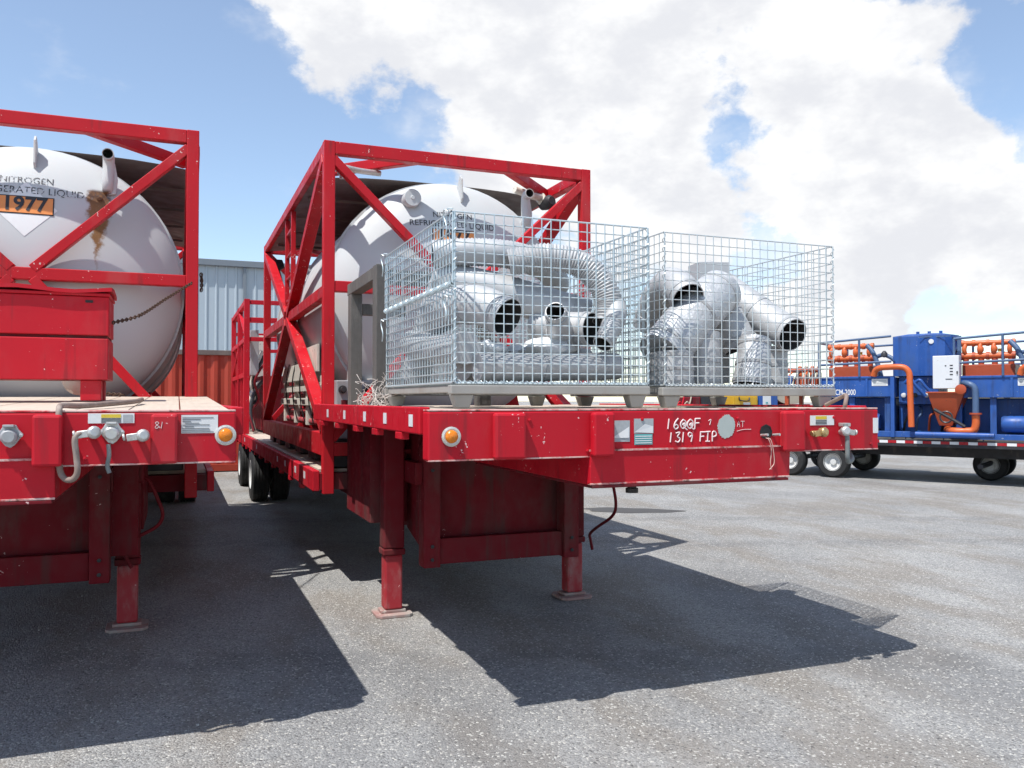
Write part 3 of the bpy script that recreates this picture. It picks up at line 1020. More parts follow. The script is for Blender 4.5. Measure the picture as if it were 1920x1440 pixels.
def make_container(label, dx, dy, tankmat, left):
    t = thing("tank_container", label, "tank container", (dx, dy, .96), "red framed nitrogen tank containers", True)
    OFF[t.name] = (0, 0, .96)
    W, L, Z0, Z1, b = 2.438, 5.15, 1.07, 3.66, .092
    h = b / 2
    rf = "red_frame"
    for px, py in ((h, h), (W - h, h), (h, L - h), (W - h, L - h)):
        z0 = .765 if py < 1 else Z0
        MB().box(px - h, px + h, py - h - (.03 if py < 1 else 0) + (.03 if py < 1 else 0), py + h, z0, Z1).build("corner_post", rf, t, .006)
    for y in (h, L - h):
        MB().box(b, W - b, y - h + .002, y + h - .002, Z1 - .105, Z1 - .002).build("end_beam", rf, t, .006)
        MB().box(b, W - b, y - h + .002, y + h - .002, Z0 + .002, Z0 + .11).build("end_beam", rf, t, .006)
        MB().box(b, W - b, y - h + .006, y + h - .006, 2.42, 2.51).build("end_beam", rf, t, .006)
        for sx in (0, 1):
            xa = b + .005 if sx == 0 else W - b - .005
            xc = W / 2 + (-.07 if sx == 0 else .07)
            MB().beam((xa - (.02 if sx == 0 else -.02), y, Z1 - .14), (xc, y, 2.50), .07, .085, (0, 1, 0)).build("end_brace", rf, t, .005)
            MB().beam((xa - (.02 if sx == 0 else -.02), y, Z0 + .14), (xc, y, 2.43), .07, .085, (0, 1, 0)).build("end_brace", rf, t, .005)
    for sx in (0, 1):
        x = h if sx == 0 else W - h
        MB().box(x - h + .002, x + h - .002, b, L - b, Z1 - .10, Z1 - .003).build("top_rail", rf, t, .006)
        MB().box(x - h + .002, x + h - .002, b, L - b, Z0 + .002, Z0 + .19).build("bottom_rail", rf, t, .006)
        MB().box(x - h + .008, x + h - .008, b, L - b, 2.38, 2.48).build("side_rail", rf, t, .006)
        yc = L / 2
        for (ya, za, zb) in ((b, Z1 - .13, 2.47), (L - b, Z1 - .13, 2.47), (b, Z0 + .22, 2.39), (L - b, Z0 + .22, 2.39)):
            ye = yc - .08 if ya < 1 else yc + .08
            MB().beam((x, ya, za), (x, ye, zb), .085, .105, (1, 0, 0)).build("side_brace", rf, t, .005)
        # ladder in the middle of the side
        for yy in (yc - .26, yc + .26):
            MB().box(x - .024, x + .024, yy - .024, yy + .024, 2.482, Z1 - .102).build("ladder_rail", rf, t, .004)
        for k in range(4):
            z = 2.62 + k * .25
            MB().box(x - .015, x + .015, yc - .235, yc + .235, z, z + .03).build("rung", rf, t, .004)
        # corner gussets in the roof plane
        xg = b if sx == 0 else W - b
        xe = .80 if sx == 0 else W - .80
        MB().beam((xe, b - .01, Z1 - .055), (xg, .82, Z1 - .055), .075, .085).build("roof_gusset", rf, t, .005)
        MB().beam((xe, L - b + .01, Z1 - .055), (xg, L - .82, Z1 - .055), .075, .085).build("roof_gusset", rf, t, .005)
    # brown sunshade sheet under the roof, slightly cambered
    vs, fs = [], []
    nx = 10
    for j, yy in enumerate((.86, 4.9)):
        for i in range(nx + 1):
            x = .05 + (W - .10) * i / nx
            vs.append((x, yy, Z1 - .045 - .06 * abs(2 * i / nx - 1) ** 3))
    for j, yy in enumerate((.86, 4.9)):
        for i in range(nx + 1):
            x = .05 + (W - .10) * i / nx
            vs.append((x, yy, Z1 - .042 - .06 * abs(2 * i / nx - 1) ** 3))
    n1 = nx + 1
    for i in range(nx):
        fs.append((i, i + 1, i + 1 + n1, i + n1))
        fs.append((2 * n1 + i, 3 * n1 + i, 3 * n1 + i + 1, 2 * n1 + i + 1))
        fs.append((i, 2 * n1 + i, 2 * n1 + i + 1, i + 1))
        fs.append((n1 + i, n1 + i + 1, 3 * n1 + i + 1, 3 * n1 + i))
    MB().add(vs, fs).build("sunshade", "roof_under", t)
    for yy in (1.6, 2.5, 3.4, 4.3):
        MB().box(.1, W - .1, yy - .02, yy + .02, Z1 - .135, Z1 - .108).build("roof_bow", "roof_under", t)
    for yy in (.35, 1.3, 2.25, 3.2, 4.15, 4.95):  # dark blocks added so the gap under the container reads as shade
        MB().box(.10, W - .10, yy - .22, yy + .22, .972, 1.066).build("gap_shade_block", "dark_steel", t, .006)
    # the tank
    prof = []
    for k in range(25):
        r = TR * math.sin(math.pi / 2 * k / 24)
        prof.append((r, TYF + TD * (1 - max(0, 1 - (r / TR) ** 2.2) ** (1 / 2.2))))
    yb = 5.02
    prof += [(TR, 1.2), (TR, 2.6), (TR, 4.5)]
    for k in range(12, -1, -1):
        r = TR * math.sin(math.pi / 2 * k / 12)
        prof.append((r, yb - TD * (1 - max(0, 1 - (r / TR) ** 2.2) ** (1 / 2.2))))
    tank = MB().lathe((TCX, 0, TCZ), (0, 1, 0), prof, 72).build("tank", tankmat, t, smooth=50)
    for yy in (.62, 2.6, 4.4):
        MB().lathe((TCX, yy, TCZ), (0, 1, 0), [(TR + .001, -.03), (TR + .022, -.03), (TR + .022, .03), (TR + .001, .03)], 72, True).build("stiffening_ring", tankmat, tank, smooth=30)
    for yy in (.75, 4.3):
        MB().prism([(.35, Z0 + .05), (2.09, Z0 + .05), (1.95, 1.75), (1.6, 1.42), (1.22, 1.32), (.84, 1.42), (.49, 1.75)], "y", yy - .05, yy + .05).build("saddle", "red_frame", t, .004)
    # lifting lug
    lx = TCX + (.045 if not left else .045)
    zt = 3.50
    yt = head_y(lx, 3.30)
    MB().prism([(yt + .02, 3.28), (yt - .03, 3.34), (yt - .015, 3.52), (yt + .02, 3.56), (yt + .07, 3.52), (yt + .17, 3.40)], "x", lx - .008, lx + .008).build("lifting_lug", tankmat, tank, .003)
    # vent pipe standing off the head with an open end towards the front
    vx = TCX + .55 if left else TCX + .70
    vz = 3.16
    vy = head_y(vx, vz)
    MB().tube(spline([(vx, vy + .05, vz), (vx, vy - .02, vz + .06), (vx + .005, vy - .01, vz + .22), (vx + .005, vy - .03, vz + .285), (vx + .005, vy - .11, vz + .29)], 6), .043, 16, False, .006).build("vent_pipe", tankmat, tank, smooth=50, mt2="duct_in")
    MB().prism([(vx + .0, vz - .02), (vx + .06, vz - .0), (vx + .07, vz + .12), (vx + .05, vz + .24), (vx + .02, vz + .28), (vx, vz + .25)], "y", vy - .02, vy + .03).build("vent_guard", tankmat, tank, .004)
    # lettering
    pl = lambda cx, cz: (lambda x, y: on_head(cx + x, cz + y, .003))
    ink = "ink_worn" if left else "print"
    ox, oz = (0., 0.) if left else (-.055, -.03)
    text_mb("NITROGEN", .072, pl(TCX + ox, 3.196 + oz)).build("lettering", ink, tank)
    text_mb("REFRIGERATED LIQUID", .076, pl(TCX + ox, 3.112 + oz)).build("lettering", ink, tank)
    plate = head_panel(TCX + ox - .192, TCX + ox + .182, 2.932 + oz, 3.058 + oz, .0075).build("number_placard", "orange_pl", tank)
    head_panel(TCX + ox - .20, TCX + ox + .19, 2.924 + oz, 3.066 + oz, .0045).build("placard_border", "print", tank)
    text_mb("1977", .150, (lambda x, y: on_head(TCX + ox - .004 + x, 2.997 + oz + y, .0105)), None, "CENTER", 0, .004).build("lettering", "print", tank)
    q = .215
    cz = 2.968 + oz
    vs = []
    nn = 8
    for i in range(nn + 1):
        for j in range(nn + 1):
            a, b_ = i / nn - .5, j / nn - .5
            vs.append(on_head(TCX + ox + (a - b_) * q * 1.0, cz + (a + b_) * q, .0022))
    MB().add(vs, [(i * (nn + 1) + j, (i + 1) * (nn + 1) + j, (i + 1) * (nn + 1) + j + 1, i * (nn + 1) + j + 1) for i in range(nn) for j in range(nn)]).build("diamond_placard", "hazard_white", tank)
    if not left:
        nx_, nz_ = .80, 3.30
        ny_ = head_y(nx_, nz_)
        MB().lathe((nx_, ny_ + .05, nz_), (0, -1, 0), [(.078, 0), (.078, .15), (.072, .158), (.02, .158), (.016, .166), (.001, .166)], 28).build("capped_nozzle", tankmat, tank, smooth=40)
    else:
        MB().lathe((TCX + .495, head_y(TCX + .495, 3.11) + .01, 3.11), (0, -1, 0), [(.022, 0), (.022, .03), (.001, .034)], 14).build("nozzle_stub", tankmat, tank, smooth=40)
    return t


cr = make_container("nitrogen tank container with capped round nozzle, standing behind the wire baskets", 0, 0, "tank_grey", False)
cl = make_container("nitrogen tank container with rust streak and orange 1977 placard at left edge", DXL, .14, "tank_rust", True)

# piping tucked in the roof corners and along the side of the right container
m = MB()
m.tube(spline([(2.20, .62, 3.52), (2.05, .50, 3.50), (1.86, .45, 3.53)], 6), .035, 10)
m.tube([(2.20, .62, 3.52), (2.30, .68, 3.46)], .055, 12)
m.build("vent_pipe", "cream", cr, smooth=50)
MB().lathe((2.27, .60, 3.47), (.2, -1, .1), [(.001, -.09), (.05, -.09), (.065, -.03), (.065, .05), (.04, .08), (.001, .08)], 16).build("relief_valve", "dark_steel", cr, smooth=40)
m = MB()
m.tube(spline([(.12, .30, 3.50), (.2, .30, 3.53), (.35, .32, 3.52), (.55, .38, 3.53)], 6), .025, 10)
m.tube(spline([(.2, .3, 3.43), (.2, .3, 3.53), (.22, .3, 3.56)], 6), .022, 10)
m.lathe((.2, .3, 3.50), (0, 0, 1), [(.001, -.03), (.04, -.03), (.045, 0), (.04, .03), (.001, .03)], 12)
m.build("vent_pipe", "alu", cr, smooth=50)
m = MB()
m.lathe((.12, 4.75, 3.34), (1, 0, .3), [(.001, -.09), (.07, -.09), (.09, 0), (.06, .1), (.001, .1)], 14)
m.tube(spline([(.14, 4.8, 3.30), (.16, 4.6, 3.1), (.2, 4.5, 2.8), (.2, 4.5, 2.6)], 6), .04, 10)
m.build("relief_valve", "dark_steel", cr, smooth=50)

# ------------------------------------------------------------------ load on the left trailer
tb = thing("toolbox", "big red steel toolbox with slot and dented lid on the left trailer deck", "toolbox", (-2.35, -1.1, 1.50))
OFF[tb.name] = (-2.35, -1.1, 1.478)
MB().box(-3.20, -1.478, -1.45, -1.05, 1.625, 1.868).build("lower_body", "red", tb, .006)
MB().box(-3.19, -1.486, -1.43, -1.06, 1.869, 1.884).build("body_groove", "red_dusty_shade", tb)
MB().box(-3.20, -1.476, -1.452, -1.05, 1.885, 2.112).build("upper_body", "red", tb, .006)
MB().box(-1.60, -1.56, -1.4545, -1.4525, 2.075, 2.09).build("lock_slot", "black", tb)
vs, fs = [], []
N = 18
for j, (y, zo) in enumerate(((-1.475, 0), (-1.25, .012), (-1.035, 0))):
    for i in range(N + 1):
        x = -3.215 + 1.755 * i / N
        vs.append((x, y, 2.158 + zo + .010 * math.sin(i * 1.1 + j) * (1 if j < 2 else .3)))
for j in range(3):
    for i in range(N + 1):
        vs.append((vs[j * (N + 1) + i][0], vs[j * (N + 1) + i][1], vs[j * (N + 1) + i][2] - .022))
n1 = N + 1
for j in range(2):
    for i in range(N):
        a = j * n1 + i
        fs.append((a, a + 1, a + n1 + 1, a + n1))
        fs.append((a + 3 * n1, a + n1 + 3 * n1, a + n1 + 1 + 3 * n1, a + 1 + 3 * n1))
for i in range(N):
    fs.append((i, i + 3 * n1, i + 1 + 3 * n1, i + 1))
    fs.append((2 * n1 + i, 2 * n1 + i + 1, 5 * n1 + i + 1, 5 * n1 + i))
for a in (0, N):
    for j in range(2):
        fs.append((j * n1 + a, (j + 1) * n1 + a, (j + 4) * n1 + a, (j + 3) * n1 + a))
MB().add(vs, fs).build("lid", "red", tb, smooth=40)
MB().box(-3.205, -1.470, -1.462, -1.04, 2.114, 2.132).build("lid_lip", "red", tb, .004)
for x in (-3.1, -1.57):
    for y in (-1.38, -1.12):
        MB().box(x - .055, x + .055, y - .05, y + .05, 1.505, 1.624).build("leg", "red", tb, .005)


def chain(name, pts, label, link=.034, r=.0042, mt="chain"):
    m = MB()
    P = spline(pts, 40) if len(pts) > 2 else [Vector(pts[0]).lerp(Vector(pts[1]), k / 80) for k in range(81)]
    acc = 0.
    k = 0
    for a, b in zip(P[:-1], P[1:]):
        acc += (b - a).length
        if acc >= link * .72:
            acc = 0.
            d = (b - a).normalized()
            s1 = d.cross(Vector((0.1, .2, 1))).normalized()
            s2 = d.cross(s1)
            s = s1 if k % 2 else s2
            k += 1
            loop = []
            for q in range(11):
                g = 2 * math.pi * q / 10
                loop.append(b + d * (math.cos(g) * link * .5) + s * (math.sin(g) * link * .30))
            m.tube(loop, r, 5, False)
    return tag(m.build(name, mt, smooth=60), label, "chain", kind=None)


c_ = chain("chain", [(-1.470, -1.35, 1.99), (-1.33, -.95, 2.08), (-1.18, -.45, 2.25), (-1.0, .10, 2.445)], "rusty chain stretched from the red toolbox up to the container frame")
chain("chain", [(-.935, .19, 2.54), (-.925, .19, 2.47), (-.93, .20, 2.40), (-.925, .19, 2.44), (-.93, .21, 2.53)], "short rusty chain loop hanging on the outside of the left container post")
chain("chain", [(-1.62, -.55, 1.60), (-1.55, -.60, 1.575), (-1.48, -.66, 1.568), (-1.43, -.70, 1.565)], "rusty chain end lying on the left trailer deck behind the toolbox leg", .03, .004)
rl = MB().lathe((-1.72, -.45, 1.672), (0, -1, 0), [(.001, 0), (.10, 0), (.11, .01), (.11, .03), (.09, .04), (.04, .04), (.001, .045)], 24)
tag(rl.build("load_binder_drum", "foot_dust", smooth=40), "dusty round plate standing under the red toolbox on the deck", "plate")

# ------------------------------------------------------------------ wire baskets
def wires(mb, o, u, v, lu, lv, nu, nv, r=.0034, nrm=None):
    o, u, v = Vector(o), Vector(u), Vector(v)
    n = u.cross(v).normalized() * r
    for i in range(nu + 1):
        p = o + u * (lu * i / nu) + n
        mb.tube([p, p + v * lv], r if 0 < i < nu else r * 1.5, 5, False)
    for j in range(nv + 1):
        p = o + v * (lv * j / nv) - n
        mb.tube([p, p + u * lu], r if 0 < j < nv else r * 1.5, 5, False)
    return mb


def helix(p, q, rad, turns, r=.0022, mt="wire"):
    p, q = Vector(p), Vector(q)
    d = (q - p).normalized()
    a = d.cross(Vector((.3, .5, .2))).normalized()
    b = d.cross(a)
    n = int(turns * 9)
    return MB().tube([p + (q - p) * (k / n) + (a * math.cos(k * 2 * math.pi / 9) + b * math.sin(k * 2 * math.pi / 9)) * rad for k in range(n + 1)], r, 4, False)


def basket(label, x0, x1, y0, y1, z0, z1, mt, split):
    WR = .0033 if split else .0027
    t = thing("wire_basket", label, "wire basket", ((x0 + x1) / 2, (y0 + y1) / 2, 1.487), "wire mesh baskets on the trailer nose")
    W, D, Hh = x1 - x0, y1 - y0, z1 - z0
    nx, ny, nz = round(W / .054), round(D / .054), round(Hh / .052)
    wires(MB(), (x0, y0, z0), (1, 0, 0), (0, 0, 1), W, Hh, nx, nz, WR).build("front_panel", mt, t, smooth=60, kind="stuff")
    wires(MB(), (x0, y1, z0), (1, 0, 0), (0, 0, 1), W, Hh, nx, nz, WR).build("back_panel", mt, t, smooth=60, kind="stuff")
    wires(MB(), (x1, y0, z0), (0, 1, 0), (0, 0, 1), D, Hh, ny, nz, WR).build("side_panel", mt, t, smooth=60, kind="stuff")
    if split:
        zm = z0 + Hh * .58
        wires(MB(), (x0, y0, z0), (0, 1, 0), (0, 0, 1), D, Hh * .575, ny, round(nz * .58), WR).build("side_panel", mt, t, smooth=60, kind="stuff")
        wires(MB(), (x0 - .012, y0, zm), (0, 1, 0), (0, 0, 1), D, z1 - zm, ny, round(nz * .42), WR).build("drop_gate", mt, t, smooth=60, kind="stuff")
        helix((x0 - .008, y0, zm), (x0 - .008, y1, zm), .014, D / .024, .0030).build("hinge_coil", mt, t, smooth=60)
        for yy, zz in ((y0 + .03, z1 - .02), (y1 - .03, z1 - .02), (y0 + .03, zm - .09), (y1 - .03, zm - .09)):
            m = MB()
            m.tube(spline([(x0 - .03, yy - .02, zz + .02), (x0 - .045, yy, zz + .03), (x0 - .04, yy + .02, zz), (x0 - .035, yy - .01, zz - .06), (x0 - .035, yy + .01, zz - .11)], 5), .004, 6)
            m.tube(spline([(x0 - .012, yy - .04, zz + .03), (x0 - .03, yy - .01, zz + .035), (x0 - .012, yy + .03, zz + .03)], 5), .004, 6)
            m.build("gate_latch", mt, t, smooth=60)
    else:
        wires(MB(), (x0, y0, z0), (0, 1, 0), (0, 0, 1), D, Hh, ny, nz, WR).build("side_panel", mt, t, smooth=60, kind="stuff")
    wires(MB(), (x0, y0, z0), (1, 0, 0), (0, 1, 0), W, D, nx, ny, WR).build("floor_panel", mt, t, smooth=60, kind="stuff")
    for p, q in (((x0, y0, z0), (x1, y0, z0)), ((x1, y0, z0), (x1, y0, z1)), ((x0, y0, z0), (x0, y0, z1)), ((x1, y1, z0), (x1, y1, z1))):
        ln = (Vector(q) - Vector(p)).length
        helix(p, q, .010, ln / (.028 if p[2] == q[2] else .05), .0024).build("edge_coil", mt, t, smooth=60)
    base = MB().box(x0 - .02, x1 + .01, y0 - .012, y0 + .05, z0 - .058, z0 - .012).build("base_rail", "pallet", t, .005)
    MB().box(x0 - .02, x1 + .01, y1 - .05, y1 + .012, z0 - .058, z0 - .012).build("base_rail", "pallet", t, .005)
    for x in (x0 + .03, (x0 + x1) / 2, x1 - .06):
        MB().box(x - .03, x + .03, y0 + .055, y1 - .055, z0 - .05, z0 - .013).build("base_runner", "pallet", t, .004)
    for x in (x0 + .05, x1 - .06):
        for y in (y0 + .03, y1 - .08):
            MB().add([(x - .055, y - .03, z0 - .059), (x + .055, y - .03, z0 - .059), (x + .055, y + .05, z0 - .059), (x - .055, y + .05, z0 - .059),
                      (x - .035, y - .02, 1.489), (x + .035, y - .02, 1.489), (x + .035, y + .04, 1.489), (x - .035, y + .04, 1.489)],
                     [(0, 1, 2, 3), (7, 6, 5, 4), (0, 4, 5, 1), (1, 5, 6, 2), (2, 6, 7, 3), (3, 7, 4, 0)]).build("foot", "pallet", t, .006)
    return t


LB = (.185, 1.297, -2.90, -1.44, 1.617, 2.476)
RB = (1.405, 2.592, -2.90, -1.75, 1.612, 2.462)
basket("galvanised wire basket with drop gate, full of flexible ducts", *LB, "wire_blue", True)
basket("galvanised wire basket of duct elbows nearest the right end of the trailer nose", *RB, "wire", False)
# folded spare mesh panels standing inside the left basket
m = wires(MB(), (.55, -1.62, 1.64), (1, .04, 0), (0, -.05, 1), .70, .62, 22, 14, .003)
tag(m.build("spare_mesh_panel", "wire_blue", smooth=60), "folded fine mesh panel standing at the back of the left basket", "mesh panel", kind=None)


def corr(pts, r, amp=.006, pitch=.022, k=14):
    """spiral-ribbed flexible duct: dense rings, alternating radius"""
    P = spline(pts, k)
    L = sum((b - a).length for a, b in zip(P[:-1], P[1:]))
    n = max(8, int(L / (pitch / 2)))
    out = []
    acc = [0.]
    for a, b in zip(P[:-1], P[1:]):
        acc.append(acc[-1] + (b - a).length)
    j = 0
    for i in range(n + 1):
        s = L * i / n
        while j < len(acc) - 2 and acc[j + 1] < s:
            j += 1
        u = (s - acc[j]) / max(1e-6, acc[j + 1] - acc[j])
        out.append(P[j].lerp(P[j + 1], u))
    return out, [r + (amp if i % 2 else 0) for i in range(n + 1)]


def flex_duct(label, pts, r, amp=.006, pitch=.020):
    P, rs = corr(pts, r, amp, pitch)
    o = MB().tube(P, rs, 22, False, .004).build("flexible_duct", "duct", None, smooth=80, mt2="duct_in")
    return tag(o, label, "duct")


def pipe(name, label, pts, r, group=None, k=8, wall=.006, n=28, mt="duct", cap=False):
    P = spline(pts, k) if len(pts) > 2 else [Vector(p) for p in pts]
    if isinstance(r, tuple):
        rr = [r[0] + (r[1] - r[0]) * i / (len(P) - 1) for i in range(len(P))]
    else:
        rr = [r] * len(P)
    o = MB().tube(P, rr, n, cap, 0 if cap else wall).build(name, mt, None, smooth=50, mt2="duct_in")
    m_ = len(P) - 1
    for f in (.10, .52, .90):
        i = min(m_ - 1, int(f * m_))
        d = (P[i + 1] - P[i]).normalized()
        q = P[i].lerp(P[i + 1], f * m_ - i)
        rr_ = rr[i]
        MB().lathe(q, d, [(rr_ - .001, -.012), (rr_ + .004, -.010), (rr_ + .004, .010), (rr_ - .001, .012)], 28).build("seam_band", "grey_steel", o, smooth=40)
    return tag(o, label, "duct")


flex_duct("long ribbed flexible duct lying across the top of the left basket", [(.27, -2.22, 2.375), (.50, -2.27, 2.395), (.75, -2.30, 2.385), (1.0, -2.20, 2.34), (1.18, -1.98, 2.28)], .078)
flex_duct("ribbed flexible duct arching over and bending down at the right of the left basket", [(.66, -2.44, 2.315), (.86, -2.52, 2.35), (1.03, -2.58, 2.315), (1.14, -2.63, 2.215), (1.185, -2.66, 2.09), (1.16, -2.68, 1.97)], .072, .009, .018)
pipe("duct_sleeve", "bent pale duct sleeve hooked under the arching flexible duct", [(1.215, -2.64, 2.10), (1.20, -2.72, 2.02), (1.12, -2.79, 1.91), (1.06, -2.82, 1.835)], (.066, .055))
LONGPIPE = pipe("duct_pipe", "long smooth galvanised pipe sloping down inside the left basket", [(.31, -2.15, 2.245), (.58, -2.27, 2.185), (.86, -2.37, 2.105), (1.15, -2.45, 2.02)], .108)
pipe("duct_elbow", "fat galvanised elbow with big dark mouth in the left basket", [(.30, -2.20, 2.02), (.34, -2.42, 2.06), (.43, -2.62, 2.04), (.52, -2.78, 1.965)], .108)
pipe("duct_reducer", "tapered galvanised reducer facing the front of the left basket", [(1.00, -2.44, 1.83), (.91, -2.60, 1.91), (.79, -2.79, 2.01)], (.10, .055))
pipe("duct_collar", "wide pale duct collar lying at the right of the left basket", [(.86, -2.36, 1.97), (.98, -2.52, 1.945), (1.07, -2.68, 1.93)], .095)
pipe("duct_pipe", "smooth galvanised pipe lying along the left side of the left basket", [(.29, -2.76, 1.80), (.30, -2.2, 1.83), (.32, -1.6, 1.90)], .085, cap=True)
pipe("duct_pipe", "smooth galvanised pipe at the bottom front of the left basket", [(.34, -2.80, 1.70), (.70, -2.77, 1.705), (1.2, -2.72, 1.72)], .075, cap=True)
pipe("duct_pipe", "smooth galvanised pipe lying on the basket floor behind the front pipe", [(.36, -2.52, 1.73), (.75, -2.44, 1.735), (1.2, -2.34, 1.75)], .095, cap=True)
pipe("duct_pipe", "steep galvanised pipe standing in the back left corner of the left basket", [(.33, -1.60, 1.66), (.40, -1.70, 2.0), (.48, -1.82, 2.30)], .095)


def crumple(name, label, cx, cy, cz, sx, sy, sz, mt, seed, cat):
    rnd = random.Random(seed)
    vs, fs = [], []
    nu, nv = 18, 9
    for j in range(nv + 1):
        for i in range(nu):
            a = 2 * math.pi * i / nu
            b = math.pi * j / nv
            k = 1 + .22 * math.sin(3 * a + seed + 2 * b) + .14 * math.sin(5 * a - 3 * b) + rnd.uniform(-.1, .1)
            vs.append((cx + sx * k * math.sin(b) * math.cos(a), cy + sy * k * math.sin(b) * math.sin(a), cz - sz * k * math.cos(b) * .9))
    for j in range(nv):
        for i in range(nu):
            fs.append((j * nu + i, j * nu + (i + 1) % nu, (j + 1) * nu + (i + 1) % nu, (j + 1) * nu + i))
    return tag(MB().add(vs, fs).build(name, mt, smooth=60), label, cat)


crumple("plastic_bundle", "crumpled white plastic bundle among the ducts in the left basket", .80, -2.62, 1.81, .19, .12, .06, "white_cloth", 3, "bundle")
crumple("plastic_bundle", "pale wrapped bundle on the floor at the left of the left basket", .45, -2.66, 1.80, .12, .10, .05, "white_cloth", 8, "bundle")
m = MB()
hand(m, "10452", .66, 2.08, .032, -2.432, .8, .0018)
m.build("paint_marker_writing", "chalk", LONGPIPE, smooth=60)


# right basket
pipe("duct_elbow", "tall elbow with dark mouth at the left of the right basket", [(1.79, -2.08, 2.02), (1.77, -2.22, 2.18), (1.74, -2.42, 2.25), (1.71, -2.58, 2.21), (1.70, -2.69, 2.13)], .10)
pipe("duct_pipe", "upright duct standing behind the dark-mouthed elbow", [(1.96, -1.98, 1.63), (1.96, -1.98, 2.0), (1.96, -1.98, 2.30)], .105)
pipe("duct_pipe", "big slanting foil duct leaning across the middle of the right basket", [(1.515, -2.69, 1.795), (1.69, -2.64, 1.95), (1.88, -2.58, 2.10), (2.06, -2.50, 2.21)], .145, mt="duct_foil", cap=True)
pipe("duct_pipe", "fat upright duct under the left end of the slanting duct in the right basket", [(1.555, -2.72, 1.62), (1.555, -2.72, 1.70), (1.555, -2.71, 1.80)], .135)
pipe("duct_pipe", "steep duct leaning against the slanting duct, right of the middle of the basket", [(2.06, -2.38, 2.25), (2.12, -2.46, 2.08), (2.19, -2.54, 1.86)], .11)
o = MB().prism([(2.05, -2.30), (2.24, -2.36), (2.27, -2.18), (2.08, -2.12)], "z", 1.64, 2.43)
tag(o.build("square_duct", "duct", None, .003), "tall square galvanised duct standing in the middle of the right basket", "duct")
pipe("duct_pipe", "tall thin duct standing behind the square duct in the right basket", [(2.34, -2.02, 1.64), (2.34, -2.02, 2.0), (2.34, -2.02, 2.45)], .082)
pipe("duct_pipe", "upright duct below the slanting duct in the right basket", [(1.83, -2.66, 1.625), (1.83, -2.66, 1.75), (1.84, -2.64, 1.93)], .10)
pipe("duct_elbow", "large elbow bending down with dark mouth at the right of the right basket", [(2.25, -2.06, 2.38), (2.28, -2.20, 2.29), (2.34, -2.36, 2.17), (2.395, -2.52, 2.05), (2.42, -2.66, 1.965), (2.425, -2.74, 1.93)], (.115, .105))
pipe("duct_reducer", "crinkled upright duct in front at the right of the right basket", [(2.13, -2.72, 1.62), (2.15, -2.71, 1.74), (2.185, -2.68, 1.90)], (.115, .095), mt="duct_foil")
pipe("duct_pipe", "upright duct under the big elbow at the right of the right basket", [(2.43, -2.54, 1.625), (2.43, -2.54, 1.75), (2.43, -2.54, 1.87)], .095)

# ------------------------------------------------------------------ timber frame and clutter behind the baskets
wf = thing("timber_frame", "weathered grey timber trestle standing behind the left basket", "trestle", (.2, -.8, 1.487))
MB().box(.155, .245, -1.26, -1.14, 1.488, 2.46).build("post", "wood_grey", wf, .005)
MB().box(.155, .245, -.36, -.24, 1.488, 2.36).build("post", "wood_grey", wf, .005)
MB().beam((.20, -1.135, 2.41), (.20, -.20, 2.405), .088, .09).build("top_rail", "wood_grey", wf, .005)
MB().box(.90, .99, -1.26, -1.14, 1.488, 2.44).build("post", "wood_grey", wf, .005)
MB().box(.25, .895, -1.24, -1.16, 2.33, 2.43).build("cross_rail", "wood_grey", wf, .005)
MB().box(.25, .60, -.33, -.27, 2.20, 2.29).build("cross_rail", "wood_grey", wf, .005)

tg = MB()
rnd = random.Random(5)
for k in range(34):
    p = Vector((.13 + rnd.gauss(0, .05), -1.42 + rnd.gauss(0, .06), 1.492))
    pts = [p]
    for j in range(5):
        p = p + Vector((rnd.uniform(-.07, .07), rnd.uniform(-.07, .07), rnd.uniform(-.02, .07)))
        p.z = max(1.494, min(1.74, p.z))
        p.x = max(.0, min(.30, p.x))
        pts.append(p)
    tg.tube(spline(pts, 4), .0018, 4, False)
tag(tg.build("string_tangle", "string", smooth=60), "frayed white string tangle on the deck at the left basket's foot", "string", kind="stuff")

# valve manifold seen through the container's front frame
vm = thing("valve_manifold", "grey valve manifold with lever valves under the tank of the right container", "manifold", (.6, .6, 1.19))
MB().box(.16, .62, .30, .50, 1.40, 1.70).build("valve_block", "grey_steel", vm, .01)
for k in range(4):
    MB().lathe((.21 + k * .11, .30, 1.62), (0, -1, 0), [(.035, 0), (.035, .03), (.022, .03), (.022, .07), (.001, .07)], 12).build("valve", "dark_steel", vm, smooth=40)
MB().box(.20, .34, .285, .299, 1.43, 1.53).build("name_plate", "red_dusty_shade", vm, .003)
MB().tube(spline([(.30, .42, 1.70), (.31, .42, 1.85), (.36, .42, 1.92), (.5, .44, 1.93)], 5), .03, 10).build("pipe", "alu", vm, smooth=50)
MB().tube([(.36, .38, 1.9), (.36, .38, 2.02)], .014, 8).build("valve_stem", "dark_steel", vm, smooth=50)
MB().lathe((.36, .38, 2.02), (0, 0, 1), [(.055, -.008), (.062, 0), (.055, .008), (.045, 0)], 16, True).build("hand_wheel", "black", vm, smooth=50)
MB().box(.12, .20, .28, .36, 1.22, 1.46).build("bracket", "cream", vm, .004)
MB().box(.64, .74, .30, .44, 1.25, 1.55).build("bracket", "cream", vm, .004)
MB().box(.15, 1.2, .34, .46, 1.20, 1.39).build("skid", "grey_steel", vm, .004)

